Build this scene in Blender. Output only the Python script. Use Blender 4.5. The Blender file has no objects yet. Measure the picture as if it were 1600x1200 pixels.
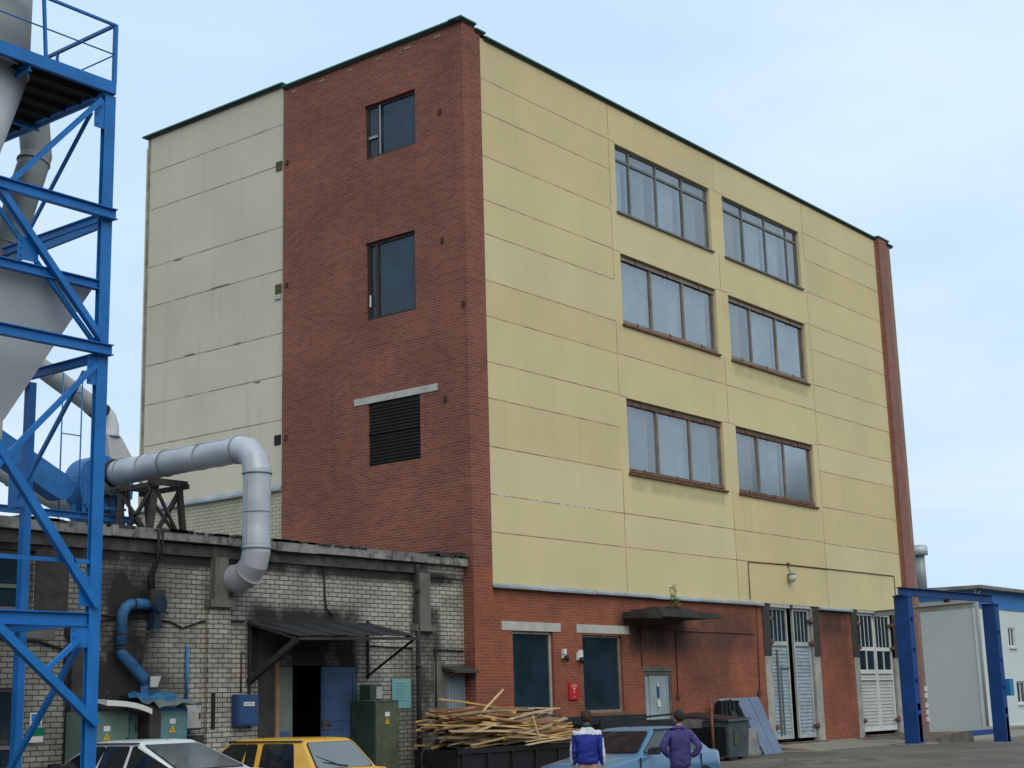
import bpy, bmesh, math, random
from mathutils import Vector, Matrix
random.seed(7)
PI=math.pi
scene=bpy.context.scene
COL=scene.collection
# ------------------------------------------------------------------ node helpers
class NT:
    def __init__(s,tree): s.t=tree; s.n=tree.nodes; s.l=tree.links
    def add(s,typ,ins=None,**kw):
        n=s.n.new(typ)
        for k,v in kw.items(): setattr(n,k,v)
        for k,v in (ins or {}).items(): s.put(n.inputs[k],v)
        return n
    def put(s,sock,v):
        if isinstance(v,bpy.types.NodeSocket): s.l.new(v,sock)
        elif isinstance(v,bpy.types.Node): s.l.new(v.outputs[0],sock)
        else: sock.default_value=v
    def math(s,op,a,b=0.,c=None,clamp=False):
        n=s.n.new('ShaderNodeMath'); n.operation=op; n.use_clamp=clamp
        s.put(n.inputs[0],a); s.put(n.inputs[1],b)
        if c is not None: s.put(n.inputs[2],c)
        return n.outputs[0]
    def noise(s,vec,scale,detail=4,rough=.55):
        n=s.add('ShaderNodeTexNoise',{'Vector':vec,'Scale':scale,'Detail':detail,'Roughness':rough}); return n.outputs['Fac']
    def ramp(s,v,a,b,lo=0.,hi=1.):
        n=s.add('ShaderNodeMapRange',{'Value':v,'From Min':a,'From Max':b,'To Min':lo,'To Max':hi}); n.interpolation_type='SMOOTHSTEP'; return n.outputs[0]
    def mix(s,f,a,b,mode='MIX'):
        n=s.n.new('ShaderNodeMix'); n.data_type='RGBA'; n.blend_type=mode
        s.put(n.inputs[0],f)
        for i,v in ((6,a),(7,b)):
            if isinstance(v,(tuple,list)): v=(*v[:3],1.)
            s.put(n.inputs[i],v)
        return n.outputs[2]
MATS={}
def mat(name,col=(.5,.5,.5),rough=.8,metal=0.,var=.18,scale=1.2,fine=14.,streak=0.,dirt=(.03,.028,.025),dirtamt=0.,
        soot_shade=(),brick=None,bump=.0,spec=.35,rust=None,coat=0.,tint2=None,cracks=0):
    """weathered procedural surface; soot = (u0,u1,z0,z1,feather,strength) patches of grime, plus painted shade under the sheet canopy, u = world x+y"""
    if name in MATS: return MATS[name]
    m=bpy.data.materials.new(name); m.use_nodes=True; t=m.node_tree; t.nodes.clear(); N=NT(t)
    out=N.add('ShaderNodeOutputMaterial'); b=N.add('ShaderNodeBsdfPrincipled'); t.links.new(b.outputs[0],out.inputs[0])
    pos=N.add('ShaderNodeNewGeometry').outputs['Position']
    sx=N.add('ShaderNodeSeparateXYZ',{0:pos}); u=N.math('ADD',sx.outputs[0],sx.outputs[1]); z=sx.outputs[2]
    hgt=None
    if brick:
        bw,rh,mor,c1,c2,cm=brick
        wob=N.noise(pos,3.,2)
        uu=N.math('ADD',u,N.math('MULTIPLY',N.math('SUBTRACT',wob,.5),.05))
        v=N.add('ShaderNodeCombineXYZ',{0:uu,1:N.math('ADD',z,N.math('MULTIPLY',N.math('SUBTRACT',wob,.5),.02)),2:0.})
        bt=N.add('ShaderNodeTexBrick',{'Vector':v.outputs[0],'Color1':(*c1,1),'Color2':(*c2,1),'Mortar':(*cm,1),'Scale':1.,'Mortar Size':mor,'Mortar Smooth':.2,'Bias':-.1,'Brick Width':bw,'Row Height':rh})
        c=bt.outputs['Color']; hgt=N.math('SUBTRACT',1.,bt.outputs['Fac'])
    else:
        c=N.add('ShaderNodeRGB').outputs[0]; c.default_value=(*col,1.)
    n1=N.noise(pos,scale,5); n2=N.noise(pos,fine,3)
    f=N.math('ADD',N.math('MULTIPLY',N.ramp(n1,.3,.7),.65),N.math('MULTIPLY',n2,.35))
    if tint2: c=N.mix(N.math('MULTIPLY',N.ramp(N.noise(pos,scale*.6,4),.42,.66),.8),c,tint2)
    lo=N.mix(1.,c,(1-var,)*3,'MULTIPLY'); hi=N.mix(1.,c,(1+var*.7,)*3,'MULTIPLY')
    c=N.mix(f,lo,hi)
    if streak:
        sv=N.add('ShaderNodeCombineXYZ',{0:N.math('MULTIPLY',u,3.2),1:N.math('MULTIPLY',z,.16),2:0.}).outputs[0]
        s=N.ramp(N.noise(sv,1.,6,.7),.5,.78); c=N.mix(N.math('MULTIPLY',s,streak),c,dirt)
    if dirtamt:
        s=N.ramp(N.noise(pos,scale*1.7,7,.68),.48,.72); c=N.mix(N.math('MULTIPLY',s,dirtamt),c,dirt)
    if cracks:
        wv=N.add('ShaderNodeVectorMath',{0:pos,1:N.add('ShaderNodeTexNoise',{'Vector':pos,'Scale':1.2,'Detail':3}).outputs['Color']},operation='ADD').outputs[0]
        vo=N.add('ShaderNodeTexVoronoi',{'Vector':wv,'Scale':.32},feature='DISTANCE_TO_EDGE').outputs['Distance']
        k=N.math('MULTIPLY',N.ramp(vo,.022,.004),N.ramp(N.noise(pos,.22,2),.4,.55)); c=N.mix(N.math('MULTIPLY',k,cracks),c,dirt)
    if rust:
        s=N.ramp(N.noise(pos,6.,6,.7),.56,.66); c=N.mix(N.math('MULTIPLY',s,rust),c,(.12,.05,.025))
    for (u0,u1,z0,z1,fe,st) in soot_shade:
        a=N.math('MULTIPLY',N.ramp(u,u0-fe,u0+fe),N.ramp(u,u1+fe,u1-fe)); d=N.math('MULTIPLY',N.ramp(z,z0-fe,z0+fe),N.ramp(z,z1+fe,z1-fe))
        sv=N.add('ShaderNodeCombineXYZ',{0:N.math('MULTIPLY',u,1.3),1:N.math('MULTIPLY',z,.9),2:4.}).outputs[0]
        k=N.math('MULTIPLY',N.math('MULTIPLY',a,d),N.math('MULTIPLY',N.ramp(N.noise(sv,1.6,6,.6),.1,.62),st),clamp=True)
        c=N.mix(k,c,dirt)
    N.put(b.inputs['Base Color'],c); b.inputs['Metallic'].default_value=metal
    N.put(b.inputs['Roughness'],N.math('ADD',rough-.06,N.math('MULTIPLY',n2,.12)))
    b.inputs['Specular IOR Level'].default_value=spec; b.inputs['Coat Weight'].default_value=coat
    if bump or hgt is not None:
        h=n2 if hgt is None else N.math('ADD',hgt,N.math('MULTIPLY',n2,.5))
        bm_=N.add('ShaderNodeBump',{'Height':h,'Strength':bump or .35,'Distance':.012}); t.links.new(bm_.outputs[0],b.inputs['Normal'])
    MATS[name]=m; return m
def glass(name,tint=(.5,.56,.6),refl=.3,rough=.03,dirty=.0,film=(.22,.26,.30)):
    if name in MATS: return MATS[name]
    m=bpy.data.materials.new(name); m.use_nodes=True; t=m.node_tree; t.nodes.clear(); N=NT(t)
    out=N.add('ShaderNodeOutputMaterial'); pos=N.add('ShaderNodeNewGeometry').outputs['Position']
    tr=N.add('ShaderNodeBsdfTransparent',{'Color':(*tint,1)})
    nb=N.add('ShaderNodeBump',{'Height':N.noise(pos,.7,2),'Strength':.04,'Distance':.05})
    gl=N.add('ShaderNodeBsdfGlossy',{'Color':(.9,.95,1,1),'Roughness':rough,'Normal':nb.outputs[0]})
    lw=N.math('POWER',N.add('ShaderNodeLayerWeight',{'Blend':.5}).outputs['Facing'],3.)
    fac=N.math('ADD',refl,N.math('MULTIPLY',lw,.25),clamp=True)
    mx=N.add('ShaderNodeMixShader',{0:fac}); t.links.new(tr.outputs[0],mx.inputs[1]); t.links.new(gl.outputs[0],mx.inputs[2])
    o=mx
    if dirty:
        df=N.add('ShaderNodeBsdfDiffuse',{'Color':(*film,1)})
        o=N.add('ShaderNodeMixShader',{0:N.math('MULTIPLY',N.ramp(N.noise(pos,1.3,4),.0,.9),dirty)}); t.links.new(mx.outputs[0],o.inputs[1]); t.links.new(df.outputs[0],o.inputs[2])
    t.links.new(o.outputs[0],out.inputs[0]); MATS[name]=m; return m
# ------------------------------------------------------------------ mesh builder
ORG={}
def origin(o): return ORG.get(o.name,Vector((0,0,0)))
KEEP={'pane','curtain','lettering','weatherboarding','roof_edge_debris','panel_moulding','platform_deck','corrugation','board_batten','louvre_opening','yellow_panel_wall','ground_floor_brick_wall','brick_corner_wall','beige_panel_wall','brick_wall','white_front_wall'}
class MB:
    def __init__(s): s.v=[]; s.f=[]; s.mi=[]; s.sm=[]; s.cur=0
    def mats(s,i): s.cur=i; return s
    def face(s,pts,smooth=False):
        b=len(s.v); s.v+= [Vector(p) for p in pts]; s.f.append(tuple(range(b,b+len(pts)))); s.mi.append(s.cur); s.sm.append(smooth)
    def hexa(s,p):     # 8 corners: bottom ring 0-3, top ring 4-7
        b=len(s.v); s.v+=[Vector(q) for q in p]
        for f in ((3,2,1,0),(4,5,6,7),(0,1,5,4),(1,2,6,5),(2,3,7,6),(3,0,4,7)): s.f.append(tuple(b+i for i in f)); s.mi.append(s.cur); s.sm.append(False)
        return s
    def box(s,x0,x1,y0,y1,z0,z1):
        if x0>x1:x0,x1=x1,x0
        if y0>y1:y0,y1=y1,y0
        if z0>z1:z0,z1=z1,z0
        return s.hexa([(x0,y0,z0),(x1,y0,z0),(x1,y1,z0),(x0,y1,z0),(x0,y0,z1),(x1,y0,z1),(x1,y1,z1),(x0,y1,z1)])
    def pb(s,pl,c,u0,u1,d0,d1,z0,z1):   # box on a wall plane; d = distance out of the wall
        if pl=='y': return s.box(u0,u1,c-d1,c-d0,z0,z1)
        return s.box(c-d1,c-d0,u0,u1,z0,z1)
    def bar(s,p,q,w,h,up=(0,0,1),kind='box'):
        p=Vector(p);q=Vector(q);d=(q-p).normalized();U=Vector(up)
        if abs(d.dot(U))>.98: U=Vector((1,0,0))
        r=d.cross(U).normalized(); t=r.cross(d).normalized()
        def bx(a0,a1,b0,b1):
            s.hexa([p+r*a0+t*b0,p+r*a1+t*b0,q+r*a1+t*b0,q+r*a0+t*b0,p+r*a0+t*b1,p+r*a1+t*b1,q+r*a1+t*b1,q+r*a0+t*b1])
        if kind=='box': bx(-w/2,w/2,-h/2,h/2)
        elif kind=='I':   # flanges top and bottom, web between
            th=.016; bx(-w/2,w/2,h/2-th,h/2); bx(-w/2,w/2,-h/2,-h/2+th); bx(-th/2,th/2,-h/2+th,h/2-th)
        elif kind=='L':
            th=.012; bx(-w/2,w/2,-h/2,-h/2+th); bx(-w/2,-w/2+th,-h/2+th,h/2)
        elif kind=='C':
            th=.014; bx(-w/2,w/2,h/2-th,h/2); bx(-w/2,w/2,-h/2,-h/2+th); bx(w/2-th,w/2,-h/2+th,h/2-th)
        return s
    def tube(s,pts,r,n=12,cap=True,smooth=True):
        pts=[Vector(p) for p in pts]; rs=r if isinstance(r,(list,tuple)) else [r]*len(pts)
        prev=None; rings=[]
        for i,p in enumerate(pts):
            a=pts[max(i-1,0)];c=pts[min(i+1,len(pts)-1)]; d=(c-a).normalized()
            if prev is None:
                U=Vector((0,0,1)) if abs(d.z)<.9 else Vector((0,1,0)); x=d.cross(U).normalized()
            else: x=(prev-d*prev.dot(d)).normalized()
            prev=x; y=d.cross(x); b=len(s.v)
            for k in range(n):
                t=2*PI*k/n; s.v.append(p+(x*math.cos(t)+y*math.sin(t))*rs[i])
            rings.append(b)
        for a,b in zip(rings,rings[1:]):
            for k in range(n):
                s.f.append((a+k,a+(k+1)%n,b+(k+1)%n,b+k)); s.mi.append(s.cur); s.sm.append(smooth)
        if cap:
            s.f.append(tuple(rings[0]+k for k in reversed(range(n)))); s.mi.append(s.cur); s.sm.append(False)
            s.f.append(tuple(rings[-1]+k for k in range(n))); s.mi.append(s.cur); s.sm.append(False)
        return s
    def gore(s,pts,r,n=28):
        pts=[Vector(p) for p in pts]; t=MB(); t.tube(pts,r,n,cap=False)
        for i in range(len(pts)-1):
            b=len(s.v); s.v+=t.v[i*n:(i+2)*n]
            for k in range(n): s.f.append((b+k,b+(k+1)%n,b+n+(k+1)%n,b+n+k)); s.mi.append(s.cur); s.sm.append(True)
        return s
    def ball(s,c,rx,ry,rz,n=14,m=9):
        c=Vector(c); rings=[]
        for i in range(m+1):
            t=PI*i/m; b=len(s.v)
            for k in range(n):
                a=2*PI*k/n; s.v.append(c+Vector((rx*math.sin(t)*math.cos(a),ry*math.sin(t)*math.sin(a),rz*math.cos(t))))
            rings.append(b)
        for a,b in zip(rings,rings[1:]):
            for k in range(n): s.f.append((a+k,b+k,b+(k+1)%n,a+(k+1)%n)); s.mi.append(s.cur); s.sm.append(True)
        return s
    def prism(s,poly,axis,a,b):  # poly = list of (p,q); axis 'x' -> (y,z), 'y' -> (x,z), 'z' -> (x,y)
        def P(p,q,t): return {'x':(t,p,q),'y':(p,t,q),'z':(p,q,t)}[axis]
        n=len(poly); lo=[P(*p,a) for p in poly]; hi=[P(*p,b) for p in poly]
        s.face(lo[::-1]); s.face(hi)
        for i in range(n): s.face([lo[i],lo[(i+1)%n],hi[(i+1)%n],hi[i]])
        return s
    def clusters(s,mg=.03):
        par=list(range(len(s.v)))
        def fd(i):
            while par[i]!=i: par[i]=par[par[i]]; i=par[i]
            return i
        for f in s.f:
            a=fd(f[0])
            for k in f[1:]: par[fd(k)]=a
        comp={}
        for fi,f in enumerate(s.f): comp.setdefault(fd(f[0]),[]).append(fi)
        L=[]
        for fs in comp.values():
            vs=[s.v[i] for fi in fs for i in s.f[fi]]
            L.append([[min(v[k] for v in vs) for k in range(3)],[max(v[k] for v in vs) for k in range(3)],fs])
        ch=True
        while ch and len(L)>1:
            ch=False; out=[]
            for c in L:
                hit=[o for o in out if all(c[0][k]<=o[1][k]+mg and o[0][k]<=c[1][k]+mg for k in range(3))]
                for o in hit:
                    out.remove(o); c=[[min(c[0][k],o[0][k]) for k in range(3)],[max(c[1][k],o[1][k]) for k in range(3)],c[2]+o[2]]; ch=True
                out.append(c)
            L=out
        return sorted(L,key=lambda c:-sum((c[1][k]-c[0][k]) for k in range(3)))
    def build(s,name,m,parent=None,local=False,base=None):
        if parent is not None and name not in KEEP and len(s.f)<4000:
            L=s.clusters()
            if 1<len(L)<=40:
                res=None
                for c in L:
                    q=MB(); mp={}
                    for fi in c[2]:
                        f=[]
                        for i in s.f[fi]:
                            if i not in mp: mp[i]=len(q.v); q.v.append(s.v[i])
                            f.append(mp[i])
                        q.f.append(tuple(f)); q.mi.append(s.mi[fi]); q.sm.append(s.sm[fi])
                    o=q.build1(name,m,parent,local,base); res=res or o
                return res
        return s.build1(name,m,parent,local,base)
    def build1(s,name,m,parent=None,local=False,base=None):
        me=bpy.data.meshes.new(name); vs=s.v
        if parent is not None:
            off=Vector((0,0,0)) if local else origin(parent); loc=Vector((0,0,0)); o_org=off
        elif local: off=Vector((0,0,0)); loc=Vector(base or (0,0,0)); o_org=loc
        else:
            if base is None:
                xs=[v.x for v in vs];ys=[v.y for v in vs]; base=((min(xs)+max(xs))/2,(min(ys)+max(ys))/2,min(v.z for v in vs))
            off=Vector(base); loc=off; o_org=off
        me.from_pydata([tuple(v-off) for v in vs],[],s.f)
        ms=m if isinstance(m,(list,tuple)) else [m]
        for x in ms: me.materials.append(x)
        for p,i,k in zip(me.polygons,s.mi,s.sm): p.material_index=min(i,len(ms)-1); p.use_smooth=k
        bm=bmesh.new(); bm.from_mesh(me); bmesh.ops.recalc_face_normals(bm,faces=bm.faces); bm.to_mesh(me); bm.free()
        o=bpy.data.objects.new(name,me); COL.objects.link(o); o.location=loc
        if parent is not None: o.parent=parent
        ORG[o.name]=o_org
        return o
def tag(o,label=None,cat=None,group=None,kind=None):
    if label: o['label']=label
    if cat: o['category']=cat
    if group: o['group']=group
    if kind: o['kind']=kind
    return o
def thing(name,label,cat,loc,group=None,rz=0.):
    o=bpy.data.objects.new(name,None); COL.objects.link(o); o.location=loc; o.rotation_euler=(0,0,rz); o.empty_display_size=.3
    ORG[o.name]=Vector(loc); return tag(o,label,cat,group)
def copy_tree(o,parent=None):
    c=o.copy(); COL.objects.link(c)
    if parent is not None: c.parent=parent
    for ch in [x for x in bpy.data.objects if x.parent==o]: copy_tree(ch,c)
    return c
def text_mesh(mb,txt,size,place,th=.0):
    """turn letters into flat faces; place maps (x,y) -> world point"""
    cu=bpy.data.curves.new('lettering','FONT'); cu.body=txt; cu.size=size; cu.align_x='CENTER'; cu.align_y='CENTER'
    ob=bpy.data.objects.new('lettering',cu); COL.objects.link(ob)
    dg=bpy.context.evaluated_depsgraph_get(); me=bpy.data.meshes.new_from_object(ob.evaluated_get(dg))
    for p in me.polygons: mb.face([place(me.vertices[i].co.x,me.vertices[i].co.y) for i in p.vertices])
    bpy.data.objects.remove(ob); bpy.data.curves.remove(cu)

def wall(mb,pl,c,u0,u1,z0,z1,holes=(),hj=(),vj=(),reveal=.22,jw=.035,matf=None):
    us={u0,u1}; zs={z0,z1}
    for h in holes: us|={h[0],h[1]}; zs|={h[2],h[3]}
    for (a,b,zc) in hj: us|={a,b}; zs|={zc-jw/2,zc+jw/2}
    for (uc,a,b) in vj: us|={uc-jw/2,uc+jw/2}; zs|={a,b}
    us=sorted(x for x in us if u0<=x<=u1); zs=sorted(x for x in zs if z0<=x<=z1)
    P=(lambda u,d,z:(u,c+d,z)) if pl=='y' else (lambda u,d,z:(c+d,u,z))
    for a,b in zip(us,us[1:]):
        for e,f in zip(zs,zs[1:]):
            if b-a<1e-5 or f-e<1e-5: continue
            mu,mz=(a+b)/2,(e+f)/2
            if any(h[0]<mu<h[1] and h[2]<mz<h[3] for h in holes): continue
            i=0
            if any(q[0]<=mu<=q[1] and abs(mz-q[2])<jw/2 for q in hj) or any(abs(mu-q[0])<jw/2 and q[1]<=mz<=q[2] for q in vj): i=1
            elif matf: i=matf(mu,mz)
            mb.cur=i; mb.face([P(a,0,e),P(b,0,e),P(b,0,f),P(a,0,f)])
    mb.cur=0
    for h in holes:
        a,b,e,f=h[:4]; r=reveal
        mb.cur=matf((a+b)/2,(e+f)/2) if matf else 0
        mb.face([P(a,0,e),P(a,r,e),P(a,r,f),P(a,0,f)]); mb.face([P(b,0,e),P(b,r,e),P(b,r,f),P(b,0,f)])
        mb.face([P(a,0,e),P(b,0,e),P(b,r,e),P(a,r,e)]); mb.face([P(a,0,f),P(b,0,f),P(b,r,f),P(a,r,f)])
    mb.cur=0
# ------------------------------------------------------------------ terrain
CX,CY,CZ=-28.554,-23.114,1.9
def sm(t): t=min(max(t,0.),1.); return t*t*(3-2*t)
def gz(x,y):
    d=(x-CX)*.788+(y-CY)*.616
    z=.34*min(max((d-26.5)/14,0),1)
    z+=.12*sm((-10.5-x)/2.)*sm((y+7.)/3.)
    if x>19: z-=.27*sm((x-19)/7.)
    return z
# ------------------------------------------------------------------ materials
RED=((.30,.085,.05),(.19,.05,.04),(.26,.19,.155))
brick_red=mat('red_brick',brick=(.25,.073,.008,(.26,.078,.046),(.16,.05,.035),(.26,.15,.115)),var=.25,scale=.5,streak=.25,dirt=(.05,.03,.028))
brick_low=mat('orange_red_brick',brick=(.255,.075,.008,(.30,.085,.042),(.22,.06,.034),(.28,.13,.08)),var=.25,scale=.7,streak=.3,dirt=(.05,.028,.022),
   soot_shade=((5.5,8.9,3.2,4.25,.3,1.),(8.6,12.9,3.3,4.5,.3,.7),(9.0,11.5,2.0,3.6,.5,.45),(17.4,19.6,3.9,4.9,.35,.9),(17.6,19.6,3.,4.,.5,.5)))
SOOT_SHADE_W=((-7.3,-4.0,3.75,3.98,.3,1.9),(-7.3,-4.1,2.6,3.8,.2,1.3),(-24.,-8.8,-.5,4.9,.5,.4),(-15.,-.8,4.75,5.0,.1,1.2),(-10.9,-9.7,3.5,4.7,.5,1.5),(-11.3,-9.8,1.6,3.6,.5,1.4),(-10.2,-8.9,2.2,2.75,.25,.75),(-8.5,-7.5,3.9,4.7,.3,.7),(-2.3,-1.3,.5,4.2,.12,.9),(-3.,-2.1,.5,3.2,.15,.5),  # includes shade painted onto the bricks beneath the sheet canopy
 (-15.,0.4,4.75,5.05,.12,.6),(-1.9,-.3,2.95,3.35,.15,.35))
brick_white=mat('pale_silicate_brick',brick=(.262,.096,.0115,(.43,.405,.34),(.32,.295,.25),(.07,.06,.05)),var=.32,scale=.9,streak=.35,dirt=(.022,.02,.018),dirtamt=.35,soot_shade=SOOT_SHADE_W)
brick_cream=mat('cream_brick',brick=(.275,.099,.012,(.46,.44,.33),(.40,.38,.29),(.24,.22,.17)),var=.15,scale=.8,streak=.2,dirt=(.1,.09,.07))
YEL=(.645,.54,.30)
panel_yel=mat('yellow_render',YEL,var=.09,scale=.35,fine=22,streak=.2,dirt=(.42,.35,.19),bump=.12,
   soot_shade=tuple((a,b,z-.42,z-.0,.1,.75) for a,b,z in ((6.4,11.5,8.15),(12.6,17.6,8.15),(6.5,11.5,12.45),(12.6,17.6,12.45))))
joint_yel=mat('yellow_panel_joint',(.38,.28,.14),var=.7,scale=1.6,fine=9)
panel_bei=mat('grey_beige_render',(.60,.55,.435),var=.08,scale=.5,fine=20,streak=.25,dirt=(.3,.27,.21),bump=.1)
joint_bei=mat('beige_panel_joint',(.36,.31,.24),var=.5,scale=2.)
edge_bei=mat('rough_panel_edge',(.24,.26,.2),var=.5,scale=3.,fine=9)
greentrim=mat('green_metal_flashing',(.012,.10,.07),rough=.5,var=.25,metal=.2)
darksoffit=mat('dark_soffit',(.06,.05,.045),var=.3)
zinc=mat('zinc_flashing',(.42,.46,.5),rough=.45,metal=.5,var=.3,scale=1.5,dirtamt=.3)
lintel=mat('concrete_lintel',(.47,.46,.41),var=.2,scale=2.,streak=.25)
concrete=mat('weathered_concrete',(.15,.14,.12),var=.3,scale=1.4,streak=.6,dirt=(.03,.028,.024),dirtamt=.4,bump=.3)
conc_dark=mat('sooty_roof_slab_edge',(.085,.078,.068),var=.55,scale=2.2,streak=1.,dirt=(.008,.007,.006),dirtamt=.9,bump=.3)
conc_drk2=mat('blackened_concrete',(.05,.046,.04),var=.4,scale=2.,streak=.8,dirt=(.015,.014,.012),dirtamt=.6,bump=.3)
roofing=mat('bitumen_roofing',(.05,.05,.05),var=.3)
frame_br=mat('brown_wooden_frame',(.24,.19,.155),var=.35,scale=3,rust=.3)
frame_rust=mat('rusty_sill',(.17,.09,.06),var=.5,scale=4,rust=.5)
frame_gr=mat('grey_metal_frame',(.15,.155,.15),rough=.55,var=.25)
frame_dk=mat('dark_brown_frame',(.045,.03,.028),rough=.6,var=.3)
frame_lt=mat('light_window_frame',(.42,.41,.37),var=.3,rough=.6)
curtain=mat('pale_curtain_cloth',(.44,.49,.53),var=.25,scale=.9,fine=3.,streak=.3,dirt=(.2,.25,.3))
dark=mat('dark_interior',(.012,.012,.013),var=.3)
louvre=mat('dark_louvre',(.018,.016,.016),var=.4)
g_up=glass('upper_window_glass',(.62,.70,.76),.27,.03,.25)
g_up2=glass('upper_window_glass_bright',(.60,.68,.74),.40,.05,.2); g_up3=glass('upper_window_glass_dusty',(.58,.64,.68),.24,.04,.55,(.30,.35,.39))
g_low=glass('lower_window_glass',(.35,.42,.48),.10,.04,.55,(.035,.075,.105))
g_stair=glass('stair_window_glass',(.28,.35,.42),.05,.03,.75,(.075,.125,.175))
g_car=glass('car_glass',(.25,.29,.28),.10,.02)
blue=mat('tower_blue_paint',(.008,.15,.46),rough=.42,var=.22,scale=2,spec=.4,streak=.3,dirt=(.01,.07,.2),dirtamt=.15)
blue_d=mat('gantry_blue_paint',(.008,.055,.22),rough=.5,var=.22,scale=1.5,dirtamt=.15,dirt=(.02,.03,.08))
blue_m=mat('machine_blue_paint',(.025,.15,.40),rough=.5,var=.25,scale=2.5,dirtamt=.25,dirt=(.02,.05,.1))
galv=mat('galvanised_duct_sheet',(.47,.49,.53),rough=.45,metal=.18,var=.13,scale=1.3,spec=.45)
galv2=mat('painted_grey_duct',(.40,.40,.40),rough=.55,metal=.1,var=.15)
galv_d=mat('duct_seam_band',(.27,.29,.31),rough=.5,metal=.2,var=.2)
hop=mat('hopper_grey_paint',(.56,.59,.61),rough=.55,var=.12,scale=1.,streak=.2,dirt=(.3,.3,.3))
silver=mat('pale_vessel_paint',(.62,.64,.63),rough=.5,var=.08)
sootsteel=mat('blackened_steel',(.035,.03,.028),rough=.8,var=.5,scale=3,rust=.4)
timber=mat('tarred_timber',(.05,.042,.036),var=.5,scale=4)
deckm=mat('platform_grating',(.03,.028,.026),rough=.8,var=.5,scale=5)
greencab=mat('olive_green_cabinet_paint',(.09,.105,.06),rough=.55,var=.35,scale=3,rust=.55,dirtamt=.3)
greencab2=mat('dark_green_side_paint',(.035,.06,.045),rough=.6,var=.35,scale=3)
teal=mat('teal_cabinet_paint',(.11,.22,.23),rough=.55,var=.3,scale=2.5,rust=.45)
bluebox=mat('blue_box_paint',(.03,.075,.19),rough=.5,var=.2)
greybox=mat('light_grey_box_paint',(.38,.37,.36),rough=.5,var=.15)
bluedoor=mat('blue_door_paint',(.055,.10,.20),rough=.55,var=.25,scale=2,dirtamt=.15)
palegrey=mat('pale_grey_door_paint',(.33,.40,.43),rough=.55,var=.2,dirtamt=.15)
slatedoor=mat('pale_blue_boards',(.20,.26,.30),rough=.7,var=.3,streak=.4,dirt=(.1,.12,.14))
yelwarn=mat('warning_yellow',(.62,.36,.02),rough=.5,var=.15)
white_p=mat('white_paint',(.68,.68,.65),rough=.5,var=.12)
offwhite=mat('chalky_white_paint',(.42,.44,.42),rough=.65,var=.2,scale=3,streak=.3,dirt=(.2,.2,.17),dirtamt=.3,rust=.15)
slatblue=mat('pale_blue_weatherboard',(.29,.36,.41),rough=.7,var=.28,scale=4,streak=.35,dirt=(.14,.16,.17),dirtamt=.35)
slatwhite=mat('white_weatherboard',(.50,.51,.48),rough=.65,var=.15,scale=4,streak=.2,dirt=(.25,.25,.22),dirtamt=.15)
redsign=mat('sign_red',(.50,.015,.02),rough=.4,var=.08)
signblue=mat('sign_blue',(.03,.16,.50),rough=.4,var=.08)
signgreen=mat('sign_green',(.0,.17,.07),rough=.4,var=.08)
paper=mat('faded_teal_paper',(.16,.34,.34),rough=.8,var=.15)
ink=mat('faint_ink',(.10,.24,.25),rough=.8)
cablem=mat('black_cable',(.012,.012,.012),rough=.6)
rustm=mat('rusty_steel',(.14,.07,.045),var=.5,scale=5)
asphalt=mat('worn_asphalt',(.105,.095,.076),rough=.9,var=.3,scale=.35,fine=60,dirtamt=.45,dirt=(.055,.05,.042),bump=.3,tint2=(.17,.155,.125),cracks=.85)
apron_m=mat('pale_concrete_apron',(.25,.225,.18),rough=.9,var=.25,scale=.8,fine=40,dirtamt=.35,dirt=(.1,.09,.07),bump=.2)
bank_m=mat('stained_retaining_edge',(.13,.11,.085),rough=.9,var=.5,scale=2.5,streak=.8,dirt=(.02,.018,.015))
sheetgrey=mat('blue_grey_door_sheet',(.12,.165,.25),rough=.55,var=.25,scale=1.5,dirtamt=.2,dirt=(.05,.06,.08))
plastic_bk=mat('black_plastic',(.012,.013,.015),rough=.5,var=.3)
dump_g=mat('grey_green_container_paint',(.06,.075,.08),rough=.6,var=.35,scale=3,rust=.3)
skipm=mat('dirty_black_skip_steel',(.009,.009,.011),rough=.75,var=.5,scale=3,dirtamt=.25,dirt=(.035,.03,.028))
sackm=mat('grimy_white_sacking',(.24,.235,.23),rough=.9,var=.4,scale=4,dirtamt=.3)
wood=[mat('fresh_sawn_wood',(.62,.45,.25),rough=.8,var=.3,scale=3),mat('golden_sawn_wood',(.54,.34,.12),rough=.8,var=.3,scale=3),mat('greyed_sawn_wood',(.36,.26,.15),rough=.85,var=.35,scale=3),mat('reddish_bark_offcut',(.27,.13,.07),rough=.9,var=.4,scale=4)]
bwall=mat('light_grey_cladding',(.46,.49,.49),rough=.6,var=.06,scale=.4)
bwhite=mat('white_cladding',(.60,.66,.64),rough=.6,var=.06,scale=.4)
bband=mat('blue_cladding_band',(.04,.19,.50),rough=.5,var=.08)
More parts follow.
